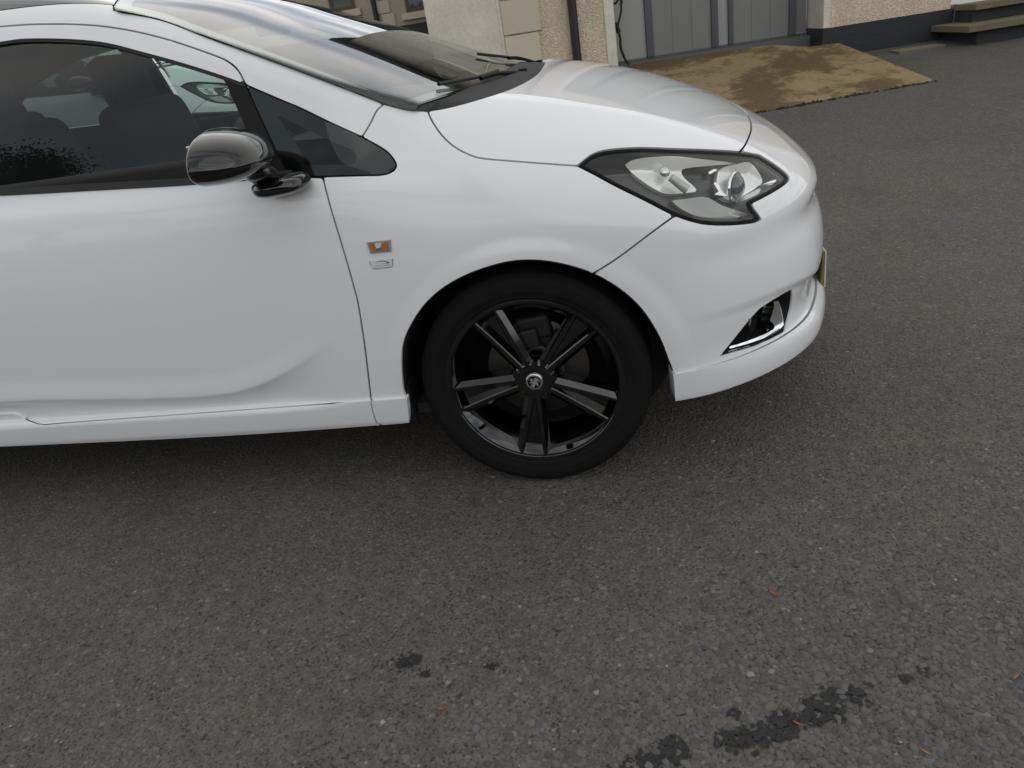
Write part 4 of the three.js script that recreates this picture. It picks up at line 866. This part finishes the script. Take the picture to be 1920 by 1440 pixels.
function wheel(x, s) {                                    // s: +1 the side nearest the garage's opposite, -1 the other
  const w = part('wheel', car); w.position.set(x, TR, s * 0.742); if (s < 0) w.rotation.y = Math.PI;
  mesh('tyre', tyreGeo, M.tyre, w);
  mesh('rim', barrelGeo, M.wheelBlack, w); mesh('rim_lip', lipGeo, M.wheelBlack, w);
  for (const a of spokeAngles) mesh('spoke', mergeGeometries([ribGeo(a, 1), ribGeo(a, -1), webGeo(a)].map(g => g.index ? g.toNonIndexed() : g)), M.wheelBlack, w);
  mesh('hub', hubGeo, M.wheelBlack, w);
  mesh('centre_cap', capGeo, M.chrome, w);
  const em = new THREE.CircleGeometry(0.0205, 40); em.rotateZ(-0.15); em.translate(0, 0, 0.0842); mesh('cap_emblem', em, emblemMat, w);
  for (const a of spokeAngles) { const b = new THREE.CylinderGeometry(0.009, 0.010, 0.016, 6); b.rotateX(Math.PI / 2); b.translate(Math.cos(a + 0.63) * 0.05, Math.sin(a + 0.63) * 0.05, 0.074); mesh('wheel_bolt', b, M.wheelBlack, w); }
  mesh('brake_disc', discGeo, M.disc, w);
  const va = -2.45; mesh('valve', cyl(0.006, 0.004, [Math.cos(va) * 0.205, Math.sin(va) * 0.205, 0.055], [Math.cos(va) * 0.185, Math.sin(va) * 0.185, 0.085], 10), M.rubber, w);
  const cg = mergeGeometries([box(0.13, 0.065, 0.075, 0, 0.118, -0.018, 0.012), box(0.06, 0.05, 0.03, 0, 0.10, 0.025, 0.008)].map(g => g.index ? g.toNonIndexed() : g)); cg.rotateZ(s * 0.12);
  mesh('brake_caliper', cg, M.caliper, w);
  const hb = cyl(0.05, 0.05, [0, 0, -0.12], [0, 0, 0.0], 24); mesh('axle_hub', hb, M.caliper, w);
}
for (const x of [0, -WB]) for (const s of [1, -1]) wheel(x, s);
// arch liners and floor
{
  const lg = [];
  for (const x of [0, -WB]) for (const s of [1, -1]) {
    const g = new THREE.CylinderGeometry(0.362, 0.362, 0.30, 48, 1, true, -Math.PI * 0.53, Math.PI * 1.06); g.rotateX(Math.PI / 2); g.rotateZ(Math.PI); const p = g.attributes.position;
    g.rotateZ(0); g.translate(x + ARX, ARY, s * 0.628);
    const back = new THREE.CircleGeometry(0.363, 40, 0, Math.PI * 2); back.translate(x + ARX, ARY, s * 0.478);
    lg.push(g, back);
    for (const gg of [g, back]) mesh('arch_liner', gg, M.shell, car);
  }
  mesh('underbody', mergeGeometries([box(2.0, 0.03, 1.60, -1.26, 0.245, 0), box(0.9, 0.02, 0.9, 0.15, 0.235, 0), box(0.9, 0.02, 0.9, -2.6, 0.26, 0), box(0.22, 0.02, 1.25, 0.52, 0.245, 0)]), M.shell, car);
  mesh('mud_flap', box(0.012, 0.10, 0.20, -0.338, 0.285, 0.74, 0.004), M.plastic, car); mesh('mud_flap', box(0.012, 0.10, 0.20, -0.338, 0.285, -0.74, 0.004), M.plastic, car);
}
// ---------------------------------------------------------------- cabin
{
  const cab = part('cabin', car);
  const tp = []; for (let i = 0; i <= 16; i++) { const z = -0.70 + 1.40 * i / 16; tp.push(z); }
  const pr = [[-0.12, 0.93], [-0.30, 0.975], [-0.50, 0.985], [-0.62, 0.965], [-0.70, 0.90], [-0.72, 0.78], [-0.62, 0.60], [-0.5, 0.45]];
  const P = [], I = []; for (const z of tp) for (const [x, y] of pr) P.push(x - 0.06 * (z / 0.7) ** 2, y + 0.018 * Math.cos(z * 5) * (y > 0.9 ? 1 : 0.3) - 0.01 * (z / 0.7) ** 2, z);
  const m = pr.length; for (let i = 0; i < tp.length - 1; i++) for (let j = 0; j < m - 1; j++) { const a = i * m + j; I.push(a, a + 1, a + m, a + 1, a + m + 1, a + m); }
  const dg = new THREE.BufferGeometry(); dg.setAttribute('position', new THREE.Float32BufferAttribute(P, 3)); dg.setIndex(I); dg.computeVertexNormals(); dg.setAttribute('uv', new THREE.Float32BufferAttribute(new Float32Array(P.length / 3 * 2), 2));
  mesh('dashboard', dg, M.dash, cab);
  const binnacle = box(0.16, 0.07, 0.30, -0.60, 1.0, 0.36, 0.03); mesh('instrument_hood', binnacle, M.dash, cab);
  const sw = new THREE.TorusGeometry(0.185, 0.016, 12, 48), sp2 = mergeGeometries([sw.toNonIndexed(), box(0.34, 0.05, 0.02, 0, -0.01, 0).toNonIndexed(), box(0.05, 0.18, 0.02, 0, -0.09, 0).toNonIndexed()]);
  sp2.rotateY(Math.PI / 2); sp2.rotateZ(0.42); sp2.translate(-0.74, 0.83, 0.36); mesh('steering_wheel', sp2, M.dash, cab);
  const seatAt = (x, z) => {
    const s = part('seat', car); const g = (w, h, d, r, tilt, X, Y) => { const q = box(d, h, w, 0, 0, 0, r); q.rotateZ(tilt); q.translate(X, Y, z); return q; };
    mesh('seat_cushion', g(0.50, 0.14, 0.50, 0.05, 0.12, x + 0.05, 0.50), M.seat, s);
    mesh('seat_back', g(0.47, 0.60, 0.13, 0.055, 0.30, x - 0.27, 0.79), M.seat, s);
    mesh('headrest', g(0.26, 0.19, 0.10, 0.045, 0.22, x - 0.385, 1.155), M.seat, s);
    mesh('headrest_stem', g(0.10, 0.10, 0.012, 0.004, 0.25, x - 0.365, 1.06), M.dullSilver, s);
  };
  seatAt(-1.28, 0.36); seatAt(-1.28, -0.36);
  const rs = part('rear_seat', car); const rb = box(0.13, 0.55, 1.20, 0, 0, 0, 0.05); rb.rotateZ(0.35); rb.translate(-2.22, 0.83, 0); mesh('seat_back', rb, M.seat, rs); mesh('seat_cushion', box(0.5, 0.16, 1.2, -1.98, 0.50, 0, 0.05), M.seat, rs);
  for (const z of [-0.33, 0.33]) mesh('headrest', box(0.10, 0.14, 0.24, -2.34, 1.13, z, 0.04), M.seat, rs);
  // interior mirror hanging behind the glass
  mesh('interior_mirror', box(0.03, 0.06, 0.22, -0.83, 1.24, 0, 0.014), M.dash, cab);
  for (const z of [0.775, -0.775]) { const t = box(1.15, 0.10, 0.04, -1.12, 0.905, z, 0.015); mesh('door_card', t, M.dash, cab); }
  mesh('headlining', box(1.5, 0.012, 1.0, -1.95, 1.40, 0, 0.005), M.grey, cab);
}
// ---------------------------------------------------------------- wipers on the cowl
{
  const S = (px, py, lift) => { const h = hit(px, py, screenF); return h.p.clone().addScaledVector(h.n, lift); };
  const arm = (pts, r) => new THREE.TubeGeometry(new THREE.CatmullRomCurve3(pts), 24, r, 8);
  const onG = (x, z, lift) => V(x, glassC(x) - 0.1 * z * z + lift, z);
  for (const [pz, tz, px0] of [[0.12, 0.56, -0.030], [-0.36, -0.04, -0.04]]) {
    const w = part('wiper', car);
    const piv = onG(px0, pz, 0.012), mid = onG(px0 - 0.05, lerp(pz, tz, 0.42), 0.018), end = onG(px0 - 0.075, lerp(pz, tz, 0.62), 0.013);
    mesh('wiper_arm', arm([piv, mid, end], 0.0055), M.plastic, w);
    mesh('wiper_pivot', cyl(0.016, 0.013, [piv.x, piv.y - 0.04, piv.z], [piv.x, piv.y + 0.012, piv.z], 16), M.plastic, w);
    const b0 = onG(px0 - 0.078 + 0.02, lerp(pz, tz, 0.20), 0.012), b1 = onG(px0 - 0.085, lerp(pz, tz, 0.62), 0.014), b2 = onG(px0 - 0.15, tz, 0.010);
    mesh('wiper_blade', arm([b0, b1, b2], 0.0045), M.rubber, w);
  }
}
// ---------------------------------------------------------------- a second white car beyond the first, seen through its glass
{
  const c2 = car.clone(); c2.name = numbered('white_hatchback_car'); scene.add(c2);
  c2.position.set(-3.52, gy(-4.28) - 0.015, -4.28);
  tag(c2, 'white car parked beyond, its headlight seen through the near car\'s side glass', 'car');
}
// ---------------------------------------------------------------- trees and hedge behind the photographer, mirrored in the glass
function tree(x, z, h, rad, label, dense = 32000) {
  const t = thing('broadleaf_tree', label, 'tree', [x, gy(z), z], 0, 'trees across the yard');
  seed = Math.round(4000 + x * 37 + h * 101);
  const limbs = [cyl(0.16, 0.09, [0, 0, 0], [0.1, h * 0.55, 0.05], 10)];
  const tips = [];
  for (let i = 0; i < 16; i++) { const a = rr(0, 6.28), r = rad * rr(0.3, 0.9), y0 = h * rr(0.25, 0.55), y1 = h * rr(0.45, 0.97); tips.push([Math.cos(a) * r, y1, Math.sin(a) * r]); limbs.push(cyl(0.05, 0.018, [0.05, y0, 0.02], tips[i], 6)); }
  mesh('trunk', mergeGeometries(limbs), std(0.06, 0.045, 0.035, 0.9), t);
  const P = [], I = [];
  for (let i = 0; i < dense; i++) {
    const c = tips[i % 16], s = rad * 0.36, g = () => (rnd() + rnd() + rnd() - 1.5) * s * 1.1;
    const p = V(c[0] + g(), c[1] + g() * 0.7, c[2] + g()), a = V(rr(-1, 1), rr(-1, 1), rr(-1, 1)).normalize(), b = V(rr(-1, 1), rr(-1, 1), rr(-1, 1)).cross(a).normalize(), L2 = rr(0.03, 0.06), k = P.length / 3;
    for (const [m, n] of [[-1, 0], [0, -0.45], [1, 0], [0, 0.45]]) P.push(p.x + (a.x * m + b.x * n) * L2, p.y + (a.y * m + b.y * n) * L2, p.z + (a.z * m + b.z * n) * L2);
    I.push(k, k + 1, k + 2, k, k + 2, k + 3);
  }
  const g = new THREE.BufferGeometry(); g.setAttribute('position', new THREE.Float32BufferAttribute(P, 3)); g.setIndex(I); g.computeVertexNormals();
  mesh('crown', g, std(0.045, 0.06, 0.02, 0.8), t);
}
tree(-12.7, 9.5, 10.2, 2.0, 'broadleaf tree across the yard, tallest of the row'); tree(-11.1, 9.3, 9.3, 1.9, 'broadleaf tree across the yard, rounded crown'); tree(-15.6, 9.0, 9.6, 2.6, 'broadleaf tree across the yard, widest crown'); tree(-9.7, 9.9, 8.3, 1.7, 'broadleaf tree across the yard, lowest of the row', 20000);
{
  const P = [], I = [];
  for (let i = 0; i < 14000; i++) {
    const p = V(rr(-16, 14), rr(0.1, 2.3) + 0.25 * fbm(rnd() * 9, 1, 1, 2), rr(10.6, 11.6)), a = V(rr(-1, 1), rr(-1, 1), rr(-1, 1)).normalize(), b = V(rr(-1, 1), rr(-1, 1), rr(-1, 1)).cross(a).normalize(), L2 = rr(0.06, 0.14), k = P.length / 3;
    for (const [m, n] of [[-1, 0], [0, -0.5], [1, 0], [0, 0.5]]) P.push(p.x + (a.x * m + b.x * n) * L2, p.y + (a.y * m + b.y * n) * L2, p.z + (a.z * m + b.z * n) * L2);
    I.push(k, k + 1, k + 2, k, k + 2, k + 3);
  }
  const g = new THREE.BufferGeometry(); g.setAttribute('position', new THREE.Float32BufferAttribute(P, 3)); g.setIndex(I); g.computeVertexNormals();
  const h = thing('hedge', 'long dark green hedge across the yard', 'hedge');
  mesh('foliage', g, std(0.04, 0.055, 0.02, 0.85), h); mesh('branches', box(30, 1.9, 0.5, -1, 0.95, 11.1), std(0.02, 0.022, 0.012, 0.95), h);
}
// ---------------------------------------------------------------- loose and half-bedded chippings
{
  const base = new THREE.IcosahedronGeometry(1, 1), bp = base.attributes.position;
  for (let i = 0; i < bp.count; i++) { const x = bp.getX(i), y = bp.getY(i), z = bp.getZ(i), k = 1 + 0.35 * perlin.noise(x * 1.7 + 3, y * 1.7, z * 1.7); bp.setXYZ(i, x * k, y * k, z * k); }
  base.computeVertexNormals();
  const spots = [], q = new THREE.Quaternion(), m4 = new THREE.Matrix4(), e = new THREE.Euler();
  for (let i = 0; i < 30000; i++) {
    const px = rr(-150, 2100), py = rr(60, 1) * 0 + Math.pow(rnd(), 0.7) * 1200 + 420, p = onGround(px, py); if (p.z < -2) continue;
    const rough = sst(900, 1750, px + (py - 1000) * 0.9) * sst(900, 1250, py), d = fbm(p.x * 2.2, p.z * 2.2, 6, 3);
    if (rnd() > 0.18 + 0.8 * rough + d * 0.8) continue;
    const s = rough > 0.3 && rnd() < 0.5 * rough ? rr(0.003, 0.0085) : rr(0.0012, 0.0032);
    spots.push([p.x, p.z, s]);
  }
  const im = new THREE.InstancedMesh(base, new THREE.MeshStandardMaterial({ roughness: 0.85, color: 0xffffff }), spots.length);
  spots.forEach(([x, z, s], i) => {
    e.set(rr(-0.3, 0.3), rr(0, 6.3), rr(-0.3, 0.3)); q.setFromEuler(e); m4.compose(V(x, gAt(x, z) - s * 0.12, z), q, V(s * rr(0.9, 1.6), s * rr(0.35, 0.6), s * rr(0.8, 1.1))); im.setMatrixAt(i, m4);
    const g = rr(0.062, 0.115) * (rnd() < 0.006 ? 2.0 : 1), w = rr(0, 1); im.setColorAt(i, lin(g * (1.02 + 0.06 * w), g, g * (1 - 0.1 * w)));
  });
  im.name = 'chippings'; im.userData = { kind: 'stuff', label: 'grey stone chippings bedded in the tarmac', category: 'chippings' }; im.castShadow = im.receiveShadow = true; scene.add(im);
}
// ---------------------------------------------------------------- tar stains with ragged outlines
{
  const tarM = std(0.014, 0.013, 0.013, 0.7, 0, { bumpMap: asHgt, bumpScale: 0.003 });
  const blob = (px, py, rx, ry, turn, ragged, sd) => {
    const c = onGround(px, py), parts = [];
    const one = (ox, oz, rx, ry, tn, sd, lift) => {
      const pts = [], n = 40;
      for (let i = 0; i < n; i++) { const a = i / n * Math.PI * 2, r = 1 + ragged * fbm(Math.cos(a) * 1.6 + sd, Math.sin(a) * 1.6, sd, 4) * 1.5, u = Math.cos(a) * r * rx, v = Math.sin(a) * r * ry; pts.push(new THREE.Vector2(u * Math.cos(tn) - v * Math.sin(tn), u * Math.sin(tn) + v * Math.cos(tn))); }
      const g = new THREE.ShapeGeometry(new THREE.Shape(pts)); g.rotateX(-Math.PI / 2); g.translate(c.x + ox, 0, c.z + oz);
      const p = g.attributes.position, uv = g.attributes.uv; for (let i = 0; i < p.count; i++) { p.setY(i, gAt(p.getX(i), p.getZ(i)) + lift); uv.setXY(i, p.getX(i) / TILE, -p.getZ(i) / TILE); }
      parts.push(g);
    };
    const N = Math.round(10 + rx * 900);
    for (let k = 0; k < N; k++) {
      const a = rr(0, 6.283), far = rnd() < 0.35, q = far ? rr(0.9, 1.7) : Math.sqrt(rnd()), u = Math.cos(a) * q * rx, v = Math.sin(a) * q * ry, s = (far ? rr(0.05, 0.16) : rr(0.10, 0.36)) * ry + 0.001;
      one(u * Math.cos(turn) - v * Math.sin(turn), -(u * Math.sin(turn) + v * Math.cos(turn)), s * rr(0.9, 1.7), s, rr(0, 3), sd + k * 0.71, 0.0016 + 0.00004 * k);
    }
    const g = mergeGeometries(parts);
    structure('tar_stain', g, tarM);
  };
  blob(766, 1241, 0.022, 0.017, 0, 0.5, 1.3); blob(797, 1264, 0.011, 0.006, 0.4, 0.6, 2.3); blob(921, 1249, 0.009, 0.007, 0, 0.5, 4.1);
  blob(1575, 1312, 0.042, 0.020, 0.35, 0.9, 5.2); blob(1525, 1335, 0.05, 0.020, 0.3, 0.9, 6.6); blob(1440, 1372, 0.055, 0.022, 0.35, 0.95, 7.9); blob(1378, 1385, 0.035, 0.014, 0.2, 0.9, 8.4); blob(1250, 1415, 0.035, 0.022, 0.5, 0.9, 9.7); blob(1200, 1432, 0.03, 0.016, 0.2, 0.9, 10.9);
  blob(1378, 1337, 0.010, 0.008, 0, 0.6, 12.3); blob(1735, 1260, 0.012, 0.009, 0.3, 0.8, 13.3); blob(1697, 1272, 0.012, 0.008, 0.3, 0.8, 14.1);
}
// ---------------------------------------------------------------- fallen needles and bits of leaf
{
  const lm = [std(0.26, 0.080, 0.025, 0.85), std(0.27, 0.14, 0.05, 0.85), std(0.30, 0.22, 0.10, 0.85)];
  const bits = [[1451, 1115, 0.022, 0.006, 2.2, 0], [1595, 656, 0.03, 0.006, 1.2, 0], [1498, 1360, 0.022, 0.004, 2.5, 0], [830, 1330, 0.022, 0.004, 0.1, 0], [637, 1052, 0.010, 0.005, 1, 0], [815, 985, 0.014, 0.005, 0.5, 1], [1905, 1272, 0.024, 0.003, 0.5, 1], [1735, 1412, 0.022, 0.004, 2.2, 1], [1872, 205, 0.07, 0.008, 0.2, 2], [1886, 253, 0.08, 0.008, 0.0, 2], [1505, 260, 0.02, 0.015, 0, 2], [1690, 945, 0.02, 0.003, 1.4, 1], [852, 1246, 0.012, 0.003, 0.2, 2]];
  for (const [px, py, l, w, a, k] of bits) {
    const c = onGround(px, py), g = new THREE.BufferGeometry(), P = [], I = [], n = 6;
    for (let i = 0; i <= n; i++) { const t = i / n * 2 - 1, ww = w * 0.5 * Math.sqrt(Math.max(0.02, 1 - t * t)); for (const s of [-1, 0, 1]) P.push(t * l / 2, 0.002 + 0.003 * t * t - (s ? 0 : 0.0012), s * ww); }
    for (let i = 0; i < n; i++) for (let s = 0; s < 2; s++) { const q = i * 3 + s; I.push(q, q + 1, q + 3, q + 1, q + 4, q + 3); }
    g.setAttribute('position', new THREE.Float32BufferAttribute(P, 3)); g.setIndex(I); g.computeVertexNormals();
    const o = mesh('fallen_leaf', g, lm[k]); o.position.set(c.x, gAt(c.x, c.z) + 0.002, c.z); o.rotation.y = a + 0.2;
    tag(o, ['small rust orange leaf fragment lying on the tarmac', 'thin tan needle lying on the tarmac', 'pale straw coloured leaf scrap on the tarmac'][k], 'leaf', ['orange leaf bits on the yard', 'tan needles on the yard', 'straw scraps on the yard'][k]);
  }
}
renderer.render(scene, camera);
